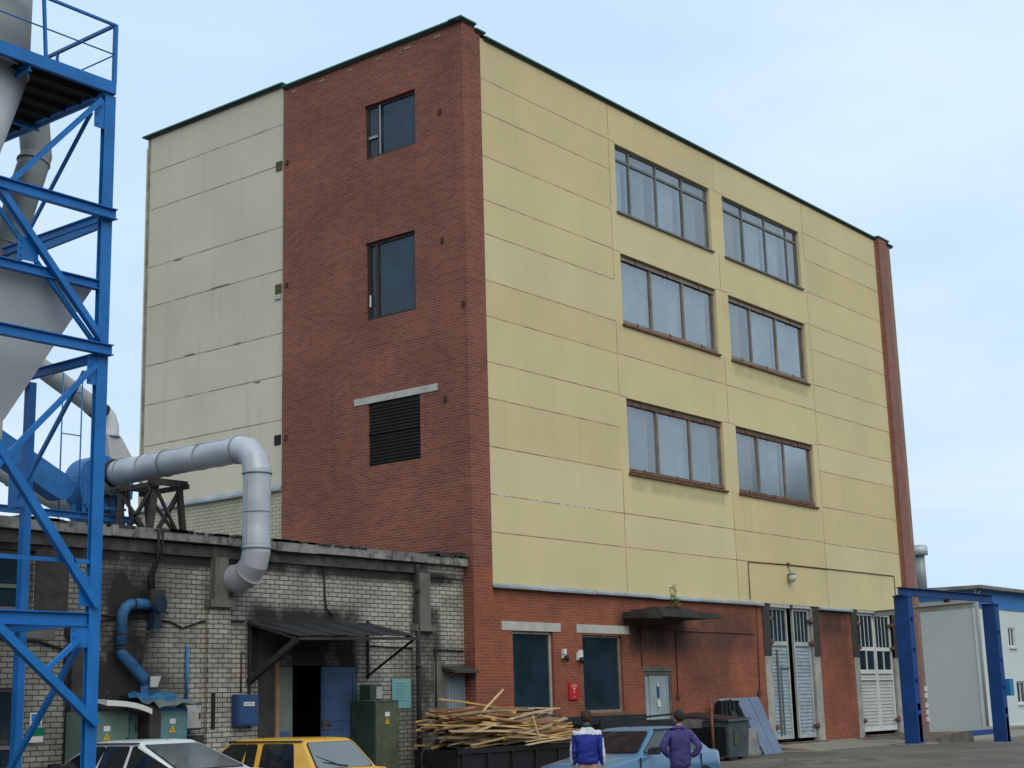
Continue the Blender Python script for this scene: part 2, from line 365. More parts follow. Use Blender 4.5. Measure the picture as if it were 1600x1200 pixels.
# ------------------------------------------------------------------ windows
def window(pl,c,u0,u1,z0,z1,parent,mull=(),trans=(),fw=.07,fm=None,gm=None,depth=.12,back='curtain',sill=None,name='window',ext=None,open_at=None):
    F=MB(); d0,d1=-depth-.05,-depth+.02
    F.pb(pl,c,u0,u1,d0,d1,z1-fw,z1-.001); F.pb(pl,c,u0,u1,d0,d1,z0+.001,z0+fw)
    F.pb(pl,c,u0+.001,u0+fw,d0,d1,z0+fw,z1-fw); F.pb(pl,c,u1-fw,u1-.001,d0,d1,z0+fw,z1-fw)
    for m in mull: F.pb(pl,c,m-fw/2,m+fw/2,d0,d1+.006,z0+fw,z1-fw)
    for t in trans: F.pb(pl,c,u0+fw,u1-fw,d0+.004,d1+.003,t-fw/2,t+fw/2)
    w=F.build(name,fm or frame_br,parent)
    G=MB()
    P=(lambda u,d,z:(u,c-d,z)) if pl=='y' else (lambda u,d,z:(c-d,u,z))
    dd=-depth-.02
    edges=[u0+fw]+list(mull)+[u1-fw]
    for pi,(a,b) in enumerate(zip(edges,edges[1:])):     # each light sits at a slightly different angle, as old glass does
        j=random.uniform(-.012,.012); G.cur=random.choice((0,0,1,2)) if gm is None else 0
        G.face([P(a,dd+j,z0+fw),P(b,dd-j,z0+fw),P(b,dd-j,z1-fw),P(a,dd+j,z1-fw)])
    G.build('pane',gm or [g_up,g_up2,g_up3],w)
    if back=='curtain':
        K=MB(); n=int((u1-u0)/.045)
        edges=[u0+fw]+list(mull)+[u1-fw]
        for a,b in zip(edges,edges[1:]):
            cov=random.choice((.72,.8,.92,1.)); aa=a; bb=a+(b-a)*cov
            nn=max(6,int((bb-aa)/.04)); pts=[]
            for i in range(nn+1):
                t=aa+(bb-aa)*i/nn; pts.append((t,-.28+.03*math.sin(t*23)+.018*math.sin(t*61+a)))
            for (ua,da),(ub,db) in zip(pts,pts[1:]): K.face([P(ua,da,z0),P(ub,db,z0),P(ub,db,z1),P(ua,da,z1)],True)
        K.build('curtain',curtain,w)
    if sill:
        S=MB(); S.pb(pl,c,u0-.05,u1+.05,-.1,.07,z0-.055,z0-.004); S.build('sill',sill,w)
    return w
def room(mb,pl,c,u0,u1,z0,z1,depth=.7):
    P=(lambda u,d,z:(u,c+d,z)) if pl=='y' else (lambda u,d,z:(c+d,u,z))
    a,b,e,f=u0-.02,u1+.02,z0-.02,z1+.02; r=.221; D=depth
    mb.face([P(a,D,e),P(b,D,e),P(b,D,f),P(a,D,f)])
    for q in ((a,a,e,f),(b,b,e,f)): mb.face([P(q[0],r,e),P(q[0],D,e),P(q[0],D,f),P(q[0],r,f)])
    mb.face([P(a,r,e),P(b,r,e),P(b,D,e),P(a,D,e)]); mb.face([P(a,r,f),P(b,r,f),P(b,D,f),P(a,D,f)])
# ================================================================== MAIN BUILDING
W=.73; YB=6.66; YE=12.83; XE=24.07; XR=25.4; ZT=19.2; ZTR=4.83
fac=thing('factory_building','tall factory building with yellow panel front, red brick corner and grey-beige panel side','building',(W*-1,0,0))
YW=[(6.25,11.62,15.92,18.02),(12.42,17.72,15.92,18.0),(6.30,11.67,12.53,14.66),(12.45,17.71,12.5,14.64),(6.28,11.63,8.2,10.36),(12.43,17.68,8.2,10.35)]
HJ=[]
for z in (18.05,17.12,15.9,14.7,13.78,12.54,11.59,10.4,9.46,8.23,7.03,6.09): HJ.append((.0,5.93,z))
for z in (18.05,17.08,15.88,14.68,13.8,12.53,11.58,10.43,9.49,8.25,7.0): HJ.append((18.05,XE,z))
for z in (11.6,7.03,6.09): HJ.append((5.93,18.05,z))
for z in (14.69,10.38): HJ+=[(11.7,12.42,z),(5.93,6.28,z),(17.72,18.05,z)]
HJ+=[(5.93,6.25,18.05),(11.62,12.42,18.03)]
VJ=[(5.93,16.,ZT),(5.93,4.83,8.2),(5.93,10.4,12.5),(5.93,13.8,15.9),(12.01,14.7,15.9),(12.01,10.4,12.5),(12.01,4.83,8.2),(18.05,4.83,8.2),(18.05,8.3,10.3),(18.05,10.4,12.5),(18.05,12.5,15.9),(18.05,17.,ZT)]
def tone(seed,cols,rows):
    T={}; r=random.Random(seed)
    def f(u,z):
        k=(sum(u>c for c in cols),sum(z>q for q in rows))
        if k not in T: T[k]=r.choice((0,0,2,3))
        return T[k]
    return f
ROWS=(6.09,7.03,8.24,9.47,10.4,11.59,12.53,13.79,14.7,15.9,17.1,18.05)
py2=mat('yellow_render_paler',(.655,.55,.315),var=.09,scale=.35,fine=22,streak=.2,dirt=(.45,.37,.2),bump=.12)
py3=mat('yellow_render_deeper',(.62,.515,.28),var=.1,scale=.35,fine=22,streak=.25,dirt=(.4,.33,.18),bump=.12)
m=MB(); wall(m,'y',0,.0,XE,ZTR,ZT,holes=YW,hj=HJ,vj=VJ,jw=.03,matf=tone(3,(5.93,12.01,18.05),ROWS))
m.build('yellow_panel_wall',[panel_yel,joint_yel,py2,py3],fac)
# ground floor red brick on the yellow side, slightly behind the panels
GW1=(.83,2.5,1.66,3.7); GW2=(3.78,5.62,1.66,3.66); DR=(6.6,8.02,.2,2.72); GA=(13.5,17.22,.45,4.8); GB=(19.78,23.42,.5,4.8)
m=MB(); wall(m,'y',.05,0.,XE,-.5,ZTR-.02,holes=[GW1,GW2,DR,GA,GB]); m.build('ground_floor_brick_wall',brick_low,fac)
# brick corner: front strip + long side, side windows
SW=[(1.62,3.46,16.42,17.97),(1.70,3.46,11.92,14.07),(1.6,3.4,8.03,9.69)]
m=MB(); wall(m,'x',-W,0-.04,YB,-.5,19.38,holes=SW); 
m.face([(-W,-.04,5.2),(0.,-.04,5.2),(0.,-.04,19.38),(-W,-.04,19.38)]); m.face([(0,-.04,5.2),(0,.06,5.2),(0,.06,19.38),(0,-.04,19.38)])
m.cur=1; m.face([(-W,-.04,-.5),(0.,-.04,-.5),(0.,-.04,5.2),(-W,-.04,5.2)]); m.face([(0,-.04,-.5),(0,.06,-.5),(0,.06,5.2),(0,-.04,5.2)])
m.build('brick_corner_wall',[brick_red,brick_low],fac)
LJ=[(YB,YE-.15,z) for z in (18.37,17.15,15.3,14.04,12.2,10.99,9.74)]
m=MB(); wall(m,'x',-W+.06,YB,YE-.13,7.95,19.52,hj=LJ,jw=.04,holes=[],matf=tone(5,(),tuple(sorted(q[2] for q in LJ)))); m.build('beige_panel_wall',[panel_bei,joint_bei,mat('beige_render_paler',(.62,.565,.455),var=.1,scale=.5,fine=20,streak=.3,dirt=(.33,.29,.22),bump=.1),mat('beige_render_duller',(.58,.53,.415),var=.1,scale=.5,fine=20,streak=.35,dirt=(.3,.27,.21),bump=.1)],fac)
m=MB(); m.box(-W+.05,-W+.3,YE-.13,YE,7.9,19.5); m.build('rough_end_strip',edge_bei,fac)
m=MB(); wall(m,'x',-W+.02,YB,YE,-.5,7.78); m.build('cream_brick_plinth',brick_cream,fac)
m=MB()
m.prism([(-W-.09,7.77),(-W-.09,7.83),(-W+.08,7.97),(-W+.08,7.77)],'y',YB,YE+.05); m.build('plinth_flashing',zinc,fac)
# back, far side, roof slab (hidden sides closed so the block is solid)
m=MB(); m.face([(-W,YE,-.5),(XR,YE,-.5),(XR,YE,19.2),(-W,YE,19.2)]); m.face([(XR,0,-.5),(XR,YE,-.5),(XR,YE,19.2),(XR,0,19.2)])
m.face([(-W+.06,YB,19.3),(-W+.06,YB,19.52),(1.2,YB,19.52),(1.2,YB,19.3)])
m.build('rear_wall',panel_bei,fac)
m=MB(); m.box(-W+.1,XR-.02,.02,YE-.02,19.0,19.15); m.box(-W+.08,1.5,YB,YE-.02,19.15,19.45); m.build('flat_roof',roofing,fac)
# roof flashing: green lip with dark soffit, stepped at the corner
def trim(mb,md,pl,c,u0,u1,z,dep=.10,hh=.05):
    mb.pb(pl,c,u0,u1,-.35,dep,z,z+hh); md.pb(pl,c,u0+.02,u1-.02,-.1,dep-.05,z-.05,z-.002)
m=MB(); d=MB()
trim(m,d,'y',0,.18,XE+.03,ZT+.02); trim(m,d,'y',-.03,-W-.14,-.22,19.42); trim(m,d,'y',-.02,-.215,.17,19.30)
m.pb('x',-W,.32,YB,-.35,.10,19.42,19.47); d.pb('x',-W,.1,YB-.02,-.1,.06,19.37,19.418)
m.pb('x',-W+.06,YB+.01,YE+.16,-.35,.13,19.56,19.61); d.pb('x',-W+.06,YB+.03,YE,-.1,.08,19.51,19.558)
m.box(-W+.42,1.3,YB-.12,YB+.2,19.56,19.609)
trim(m,d,'y',-.1,XE+.04,XR-.3,19.28); trim(m,d,'y',-.02,XR-.29,XR+.25,19.22)
m.build('roof_flashing',greentrim,fac); d.build('eaves_soffit',darksoffit,fac)
m=MB(); rs=random.Random(14)
for (xa,xb,z) in ((.9,4.9,7.04),(.3,1.0,7.05),(2.2,3.0,4.97),(18.9,21.0,7.03),(20.9,23.2,6.92),(.9,1.5,13.70),(4.9,5.8,13.82),(1.2,2.0,9.4),(7.2,7.8,7.2),(12.3,12.9,5.0)):
    x=xa
    while x<xb:
        w_=rs.uniform(.12,.5); h_=rs.uniform(.012,.045); zz=z+rs.uniform(-.02,.012)
        if rs.random()<.75: m.face([(x,-.003,zz-h_*.4),(x+w_*.5,-.003,zz-h_),(x+w_,-.003,zz-h_*.2),(x+w_*.8,-.003,zz+h_*.4),(x+w_*.3,-.003,zz+h_*.6)])
        x+=w_
m.build('joint_filler',mat('chalky_joint_filler',(.62,.60,.5),var=.3,scale=5),fac)
m=MB()
for i,(y,z,L) in enumerate(((8.9,14.06,.9),(11.1,15.28,.4),(7.6,10.95,.25),(10.4,12.23,.5),(8.4,12.21,.35))):
    x=-W+.056; m.face([(x,y,z-.02),(x,y+L*.5,z-.035),(x,y+L,z-.01),(x,y+L*.9,z+.02),(x,y+L*.2,z+.025)])
m.build('joint_crack',mat('open_joint_dark',(.2,.17,.13),var=.4),fac)
# seams on the roof trim, sealed grey bricks below it
m=MB()
for y in (.7,1.75,2.8,3.9,5.0,6.1): m.pb('x',-W,y,y+.22,-.02,.012,19.17,19.24)
m.build('vent_brick',mat('dull_vent_brick',(.3,.2,.17),var=.3),fac)
# zinc drip ledge between panels and brick
m=MB(); xs=[-.03,1.9,4.3,7.2,9.6,12.9,13.45]
for a,b in zip(xs,xs[1:]):
    dz=random.uniform(-.012,.012); m.prism([(.05,ZTR-.1+dz),(-.10,ZTR-.1+dz),(-.10,ZTR-.05+dz),(0.0,ZTR+.015),(.05,ZTR+.015)],'x',a,b-.015)
for a,b in ((17.25,19.7),): m.prism([(.05,ZTR-.1),(-.09,ZTR-.1),(-.09,ZTR-.05),(0.0,ZTR+.015),(.05,ZTR+.015)],'x',a,b)
m.build('drip_ledge',zinc,fac)
# right end pilasters
m=MB(); m.box(XE,24.16,-.05,.4,-.3,19.25); m.build('rusty_edge_strip',mat('rust_brown_strip',(.27,.12,.06),var=.35,scale=2),fac)
m=MB(); m.box(24.16,24.86,-.16,.4,-.3,19.27); m.build('brick_pilaster',mat('brick_pilaster_brick',brick=(.262,.078,.011,(.27,.10,.08),(.2,.07,.055),(.27,.19,.16)),var=.15,scale=.6),fac)
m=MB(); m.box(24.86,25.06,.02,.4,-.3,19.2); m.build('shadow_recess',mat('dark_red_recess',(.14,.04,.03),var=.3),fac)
m=MB(); m.box(25.06,XR,-.05,.5,-.3,19.2); m.build('outer_brick_edge',mat('tan_edge_brick',brick=(.262,.078,.011,(.30,.19,.13),(.24,.15,.11),(.27,.2,.16)),var=.25,scale=.8),fac)
m=MB(); 
for i,z in enumerate((.9,1.15,1.4,1.75,2.0)): m.box(25.2,25.44,-.075,-.045,z,z+.17)
m.build('plaster_patch',white_p,fac)
# yellow side windows
RM=MB()
for i,(a,b,e,f) in enumerate(YW):
    room(RM,'y',0,a,b,e,f)
    if i==0: window('y',0,a,b,e,f,fac,mull=(7.1,8.58,10.09),trans=(f-.42,),fw=.075,fm=frame_gr,sill=frame_gr)
    elif i==1: window('y',0,a,b,e,f,fac,mull=(13.86,15.4,16.93),trans=(f-.42,),fw=.075,fm=frame_gr,sill=frame_gr)
    else:
        mu=(8.0,9.81) if a<10 else (13.98,15.73)
        w=window('y',0,a,b,e,f,fac,mull=mu,fw=.085,fm=frame_br,sill=frame_rust)
        T=MB()
        T.pb('y',0,a+.01,b-.01,-.1,-.07,f-.17,f-.085)
        for e2 in (a,)+mu:
            pass
        T.pb('y',0,a+.01,b-.01,-.1,-.06,e+.06,e+.15)
        T.build('rail',frame_br if i<4 else frame_rust,w)
        T=MB()
        ed=[a]+list(mu)+[b]
        for p,q in zip(ed,ed[1:]):
            mm=(p+q)/2; T.pb('y',0,mm-.02,mm+.02,-.07,-.045,f-.19,f-.02); T.pb('y',0,mm-.02,mm+.02,-.07,-.04,e+.02,e+.17)
        T.build('latch',rustm,w)
for (a,b,e,f) in SW: room(RM,'x',-W,a,b,e,f,1.0)
RM.build('window_recess',dark,fac)
RM=MB()
for (a,b,e,f) in (GW1,GW2): room(RM,'y',.05,a,b,e,f,1.2)
RM.build('room_interior',mat('dim_blue_interior',(.07,.12,.16),var=.5,scale=1.5),fac)
# stair windows on the brick side
a,b,e,f=SW[0]; window('x',-W,a,b,e,f,fac,mull=(3.0,),fw=.08,fm=frame_dk,gm=g_stair,depth=.1,back=None)
T=MB(); T.pb('x',-W,2.93,2.97,-.08,-.05,e+.08,f-.08); T.pb('x',-W,3.05,3.36,-.1,-.055,17.0,17.07); T.build('casement_bar',mat('pale_metal_bar',(.3,.34,.38),var=.2),fac)
a,b,e,f=SW[1]; window('x',-W,a,b,e,f,fac,mull=(3.12,),fw=.085,fm=frame_dk,gm=g_stair,depth=.1,back=None)
T=MB(); T.pb('x',-W,3.33,3.36,-.07,-.035,12.3,12.62); T.build('window_handle',white_p,fac)
a,b,e,f=SW[2]
T=MB(); T.pb('x',-W,a,b,-.12,-.05,e,f)
n=18
for i in range(n):
    z=e+.05+(f-e-.1)*i/n; T.pb('x',-W,a+.03,b-.03,-.055,-.02,z,z+.025)
T.pb('x',-W,a,b,-.06,.005,e+.83,e+.87); T.build('louvre_opening',louvre,fac)
T=MB(); T.pb('x',-W,1.0,3.9,-.05,.02,9.69,9.87); T.build('lintel',lintel,fac)
# stair-side small vent hatches beside the brick corner and wall ties
hm=mat('mossy_hatch',(.09,.085,.035),var=.5,scale=6)
for z in (17.0,13.36,9.06):
    T=MB(); T.pb('x',-W+.06,6.76,7.0,-.03,.03,z,z+.27); T.build('vent_hatch',hm if z>10 else dark,fac)
T=MB(); T.pb('x',-W+.06,6.78,7.0,-.03,.05,13.2,13.33); T.build('hatch_ledge',lintel,fac)
T=MB()
for y,z in ((.72,17.0),(.72,13.5),(.72,9.35),(6.45,17.05),(6.45,13.45),(6.45,9.12),(.05,11.7)): T.pb('x',-W,y,y+.07,-.01,.05,z,z+.14)
T.build('wall_tie',frame_dk,fac)
# ground floor windows with lintels
for (g,L) in ((GW1,(.4,2.82)),(GW2,(3.53,5.96))):
    a,b,e,f=g
    w=window('y',.05,a,b,e,f,fac,mull=(),fw=.06,fm=frame_lt if a<2 else frame_br,gm=g_low,depth=.1,back=None)
    T=MB(); T.pb('y',.05,a-.02,b+.12,-.1,.09,e-.2,e-.02); T.build('sill',darksoffit if a<2 else frame_rust,w)
    T=MB(); T.pb('y',.05,(a+b)/2-.02,(a+b)/2+.02,-.08,.01,f-.02,f+.06); T.build('latch',rustm,w)
    T=MB(); T.pb('y',.05,L[0],L[1],-.05,.02,3.71,3.93); T.build('lintel',lintel,fac)
T=MB(); T.pb('y',.05,.95,1.28,-.5,-.45,2.9,3.25); T.pb('y',.05,.95,1.4,-.8,-.4,2.1,2.75); T.build('stored_boxes',mat('pale_crates_indoors',(.2,.3,.36),var=.3),fac)
# small door
T=MB(); T.pb('y',.05,6.55,8.07,-.06,.02,2.72,2.84); T.pb('y',.05,6.6,6.7,-.14,-.02,.2,2.72); T.pb('y',.05,7.93,8.02,-.14,-.02,.2,2.72); T.pb('y',.05,6.7,7.93,-.14,-.02,2.63,2.72)
fr=T.build('door_frame',concrete,fac)
T=MB(); T.pb('y',.05,6.7,6.98,-.13,-.09,.25,2.63); T.pb('y',.05,7.0,7.93,-.13,-.07,.25,2.63); T.pb('y',.05,6.97,7.01,-.12,-.05,.25,2.63); T.pb('y',.05,7.86,7.93,-.07,-.05,.25,2.63)
dr=T.build('door',palegrey,fac)
T=MB(); T.pb('y',.05,7.34,7.46,-.07,-.055,2.0,2.32); T.build('notice',bluebox,dr)
T=MB(); T.pb('y',.05,7.32,7.48,-.05,-.04,1.75,1.93); T.pb('y',.05,7.34,7.42,-.05,-.04,2.3,2.4); T.build('label',white_p,dr)
T=MB(); T.bar((7.06,-.03,1.2),(7.2,-.03,1.2),.02,.03); T.build('handle',rustm,dr)
# concrete slab canopy over the door
T=MB(); T.prism([(5.7,4.14),(8.8,4.15),(8.8,4.27),(7.0,4.31),(5.72,4.31)],'y',-1.2,.04)
T.box(5.74,7.6,-1.1,-.2,4.31,4.36); T.bar((5.7,-1.2,4.13),(5.7,0,4.2),.07,.12); T.bar((5.7,-1.22,4.16),(8.8,-1.22,4.16),.04,.07)
rs=random.Random(3)
for i in range(26):
    x=rs.uniform(5.8,7.4); y=rs.uniform(-1.15,-.6); s=rs.uniform(.05,.14); T.box(x,x+s*1.5,y,y+s,4.3,4.34+s*.6)
can=T.build('door_canopy',conc_drk2,fac)
# gates -------------------------------------------------------------
def slats(T,a,b,z0,z1,d=-.1,step=.115):
    z=z0
    while z<z1-.02:
        e=min(z+step-.012,z1); o=random.uniform(-.004,.004)
        T.hexa([(a,.05-d+.0,z),(b,.05-d,z),(b,.05-d+.05,z),(a,.05-d+.05,z),(a,.05-d+.018+o,e),(b,.05-d+.018+o,e),(b,.05-d+.05,e),(a,.05-d+.05,e)]); z+=step
def gate(G,leaves,zs,mat_slat,mat_frame,cols,jam,small=None,wicket=None,topz=None):
    x0,x1,z0,z1=G
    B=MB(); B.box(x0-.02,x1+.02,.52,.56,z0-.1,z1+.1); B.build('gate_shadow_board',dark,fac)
    T=MB()
    for a,b in cols: T.pb('y',.05,a,b,-.2,.015,z0-.1,z1-.02)
    T.build('gate_jamb',mat('pale_gate_jamb',(.36,.35,.31),var=.3,scale=2,streak=.5,dirt=(.08,.07,.06),dirtamt=.3),fac)
    for li,(a,b,sk) in enumerate(leaves):
        T=MB(); zw0,zw1=zs; fw=.075
        P=lambda u0,u1,d0,d1,e,f: T.pb('y',.05,u0,u1,d0-sk,d1-sk,e,f)
        P(a,a+fw,-.14,-.06,z0+.18,z1-.06); P(b-fw,b,-.14,-.06,z0+.18,z1-.06); P(a+fw,b-fw,-.14,-.06,z1-.15,z1-.06); P(a+fw,b-fw,-.14,-.06,zw0-.13,zw0); P(a+fw,b-fw,-.14,-.06,z0+.18,z0+.28)
        nb=3 if not small else 3
        for k in range(1,nb+1):
            u=a+fw+(b-a-2*fw)*k/(nb+1); P(u-.015,u+.015,-.125,-.085,zw0,z1-.15)
        if small:
            P(a+fw,b-fw,-.139,-.061,small[0]-.14,small[0]); u=(a+b)/2; P(u-.03,u+.03,-.13,-.07,small[0],zw0-.13)
            P(a+fw,b-fw,-.12,-.045,small[0]-.36,small[0]-.31)
        lf=T.build('gate_leaf',mat_frame,fac)
        S=MB(); zt=(small[0]-.14) if small else zw0-.13
        slats(S,a+fw,b-fw,z0+.28,zt,-.095-sk)
        S.build('weatherboarding',mat_slat,lf)
        H=MB(); H.pb('y',.05,a+fw,b-fw,-.11-sk,-.1-sk,zw0,z1-.15)
        if small: H.pb('y',.05,a+fw,b-fw,-.11-sk,-.1-sk,small[0],zw0-.13)
        H.build('pane',g_low,lf)
        if wicket and li==0:
            S=MB(); u0,u1,e,f=wicket
            S.pb('y',.05,u0,u0+.035,-.09-sk,-.055-sk,e,f); S.pb('y',.05,u0,u1,-.09-sk,-.055-sk,f-.04,f); S.pb('y',.05,u0-.22,u0-.16,-.09-sk,-.04-sk,e,z1-1.4)
            S.build('wicket_door_edge',frame_gr,lf)
        S=MB()
        for z in (z0+.5,zw0-.08,z1-.5):
            u=a+.02 if li==0 else b-.02
            S.pb('y',.05,u-.12,u+.1,-.06-sk,.05,z,z+.09); S.tube([(u-.06 if li==0 else u+.06,.05-.03,z-.04),(u-.06 if li==0 else u+.06,.05-.03,z+.14)],.035,8)
        S.build('hinge',rustm,lf)
gate(GA,[(13.98,15.20,0.),(15.60,16.72,.0)],(3.66,0),slatblue,offwhite,[(13.5,13.93),(16.78,17.22)],concrete,wicket=(14.62,15.2,.75,2.85))
gate(GB,[(20.22,21.62,0.),(21.66,22.98,.0)],(3.56,0),slatwhite,white_p,[(19.78,20.17),(23.03,23.42)],concrete,small=(2.78,))
T=MB()
for a,b in ((13.5,17.25),(19.75,23.45)): 
    T.pb('y',.05,a-.03,a+.42,-.05,.03,3.2,4.82); T.pb('y',.05,b-.42,b+.03,-.05,.03,3.2,4.82)
T.build('gate_post_head',conc_drk2,fac)
T=MB(); T.pb('y',.05,14.0,15.28,-.05,.04,4.72,4.85); T.pb('y',.05,15.5,16.7,-.05,.04,4.74,4.86); T.pb('y',.05,20.2,21.6,-.05,.04,4.74,4.88); T.pb('y',.05,22.0,22.9,-.05,.04,4.76,4.88)
T.build('gate_head_flashing',offwhite,fac)
T=MB(); T.box(13.95,16.9,-.25,.2,.2,.52); T.box(20.1,23.2,-.2,.2,.3,.56); T.build('gate_threshold',bank_m,fac)
# conduits on the facade
T=MB()
for p in ([(12.68,-.02,4.9),(12.68,-.02,6.07),(15.32,-.02,6.12),(23.42,-.02,6.15),(23.42,-.02,4.95)],[(8.35,.03,3.86),(8.3,.03,2.0)],[(6.53,.03,2.85),(6.53,.03,3.85)],[(6.5,.03,3.86),(12.9,.03,3.86)],[(13.1,.0,4.75),(12.95,.0,2.0)]):
    T.tube(p,.016,6)
T.box(8.22,8.4,-.0,.04,1.95,2.1); T.box(12.86,13.04,-.02,.04,1.95,2.12)
T.build('conduit',mat('dark_brown_conduit',(.10,.05,.035),var=.3),fac)
# ---- things fixed to the front ----
def lamp(x,z,drop,lab,big=True):
    if big:
        t=thing('yard_lamp',lab,'lamp',(x,-.05,z))
        T=MB(); T.tube([(x,-.03,z+drop),(x,-.09,z+.16)],.012,6); T.box(x-.05,x+.05,-.06,-.005,z+drop-.04,z+drop+.05); T.build('stem',rustm,t)
        T=MB(); T.tube([(x,-.12,z+.17),(x,-.13,z+.1)],[.1,.13],14); T.build('housing',galv_d,t)
        T=MB(); T.ball((x,-.14,z),.13,.13,.15); T.build('glass_globe',mat('dusty_globe',(.5,.48,.4),rough=.4),t)
    else:
        t=thing('wall_lamp',lab,'lamp',(x,.05,z),group='small white wall lamps')
        T=MB(); T.box(x-.07,x+.07,-.02,.05,z,z+.2); T.box(x-.09,x+.02,-.06,.03,z+.1,z+.23) if x<3 else T.box(x-.02,x+.1,-.05,.03,z-.0,z+.26); T.build('bracket',white_p,t)
        T=MB(); T.tube([(x,-.1,z-.08),(x,-.06,z+.06)],[.05,.06],10); T.build('socket',plastic_bk,t)
lamp(15.28,5.68,.45,'round yard lamp hanging on the yellow wall above the left gate')
lamp(2.9,3.05,.1,'small white wall lamp, left one above the red sign',False); lamp(3.55,3.0,.1,'small white wall lamp, right one beside the dark window',False)
t=thing('fire_point_sign','small red sign with white marks between the two dark windows','sign',(3.27,.03,2.0))
T=MB(); T.box(3.07,3.47,.0,.045,2.0,2.43); T.build('plate',redsign,t)
T=MB(); pl=lambda ox,oz: (lambda x,y:(ox+x,-.004,oz+y))
text_mesh(T,'U IN',.11,pl(3.27,2.35)); text_mesh(T,'T',.2,pl(3.27,2.22)); text_mesh(T,'v',.1,pl(3.27,2.07)); T.build('lettering',white_p,t)
# weed on the canopy
T=MB(); rs=random.Random(5); leaf=mat('weed_leaf',(.20,.24,.03),rough=.7,var=.35,scale=9)
T.cur=0
for k in range(5):
    x=6.75+rs.uniform(-.12,.12); y=-1.0+rs.uniform(-.1,.1); h=rs.uniform(.3,.85); lx=rs.uniform(-.1,.1)
    T.cur=0; T.tube([(x,y,4.3),(x+lx*.5,y,4.3+h*.5),(x+lx,y,4.3+h)],[.012,.009,.004],5)
    T.cur=1
    for j in range(int(h*20)):
        t_=rs.uniform(.15,1.05); c=Vector((x+lx*t_,y,4.3+h*t_)); a=rs.uniform(0,6.28); L=rs.uniform(.08,.17)*(1.15-t_*.5)
        d=Vector((math.cos(a),math.sin(a),rs.uniform(-.2,.6)))*L; s=Vector((-math.sin(a),math.cos(a),.3))*L*.42
        T.face([c,c+d*.5+s,c+d,c+d*.5-s])
tag(T.build('weed_plant',[mat('weed_stem',(.10,.09,.04)),leaf]),'small green weed growing on the concrete slab over the grey door','plant')
# ================================================================== LOW WHITE BRICK WORKSHOP
YWH=.3; XL=-24.
wk=thing('workshop','low whitewashed-brick workshop with sooty concrete eaves in front of the tall building','building',(-8.,YWH,0))
DO=(-6.8,-4.40,-.3,2.84); WN0=(-15.6,-12.68,3.78,4.85); WN1=(-15.4,-12.86,.6,2.44); SD=(-1.42,-.78,.1,2.66)
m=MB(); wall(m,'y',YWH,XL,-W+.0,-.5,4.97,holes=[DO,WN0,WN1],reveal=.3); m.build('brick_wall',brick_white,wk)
RM=MB(); room(RM,'y',YWH+.08,*DO,3.0); 
for g in (WN0,WN1): room(RM,'y',YWH+.08,*g,1.2)
RM.build('dark_interior',dark,wk)
# higher end bay near the tall building
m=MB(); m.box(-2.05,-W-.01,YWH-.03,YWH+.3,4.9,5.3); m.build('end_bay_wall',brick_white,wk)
m=MB(); m.box(XL,-2.1,YWH-.07,YWH+.35,4.97,5.19); rs=random.Random(11)
m.build('eaves_beam',conc_dark,wk)
m=MB(); x=XL
while x<-1.0:
    w_=rs.choice((1.5,2.98,1.2)); b=min(x+w_,-.76); dz=rs.uniform(-.012,.02); m.box(x+.01,b-.01,YWH-.2+rs.uniform(-.015,.015),12.4 if x+w_<-8 else 12.4,5.21+dz,5.41+dz); x+=w_
m.build('roof_slab',mat('lichen_streaked_slab',(.24,.235,.215),var=.5,scale=2.5,streak=1.,dirt=(.012,.011,.01),dirtamt=.9,bump=.3),wk)
m=MB()
for i in range(70):
    x=rs.uniform(XL+8,-.9); s=rs.uniform(.05,.3); m.box(x,x+s*1.6,YWH-.22,YWH+.1+s*.5,5.39,5.41+s*.12)
for i in range(26):
    x=rs.uniform(-2.2,-.85); s=rs.uniform(.05,.2); m.box(x,x+s*1.2,YWH-.15+rs.uniform(0,.5),YWH+.1+s,5.36,5.44+s*.5)
tag(m.build('roof_edge_debris',conc_drk2,wk),kind='stuff')
for (a,b,zt,zc) in ((-8.72,-8.14,4.97,4.1),(-2.62,-1.98,4.97,3.75)):
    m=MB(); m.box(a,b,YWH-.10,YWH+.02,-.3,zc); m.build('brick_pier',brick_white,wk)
    m=MB(); m.box(a+.12,b-.12,YWH-.16,YWH+.02,zc+.03,4.97); m.box(a-.03,b+.03,YWH-.2,YWH+.02,zc-.12,zc+.03); m.build('concrete_column_head',concrete,wk)
m=MB(); m.tube([(-2.56,YWH-.17,5.15),(-2.56,YWH-.17,.1)],.05,10)
for z in (4.5,2.8,1.2): m.tube([(-2.56,YWH-.17,z),(-2.56,YWH-.17,z+.09)],.066,10)
m.build('downpipe',sootsteel,wk)
m=MB(); m.box(-11.9,-11.6,YWH-.14,YWH+.02,-.3,3.35); m.box(-12.0,-11.55,YWH-.18,YWH+.02,3.35,3.5); m.build('timber_post',timber,wk)
for g in (WN0,WN1):
    window('y',YWH,*g,wk,mull=((g[0]+g[1])/2,g[1]-.9),trans=((g[2]+g[3])/2-.1,),fw=.07,fm=frame_gr,gm=g_low,depth=.14,back=None)
m=MB(); m.box(-12.66,-11.95,YWH-.02,YWH+.06,3.7,4.9); m.build('dark_board',timber,wk)
m=MB(); m.box(-13.,-12.2,YWH-.015,YWH+.06,3.3,3.72); m.build('render_patch',concrete,wk)
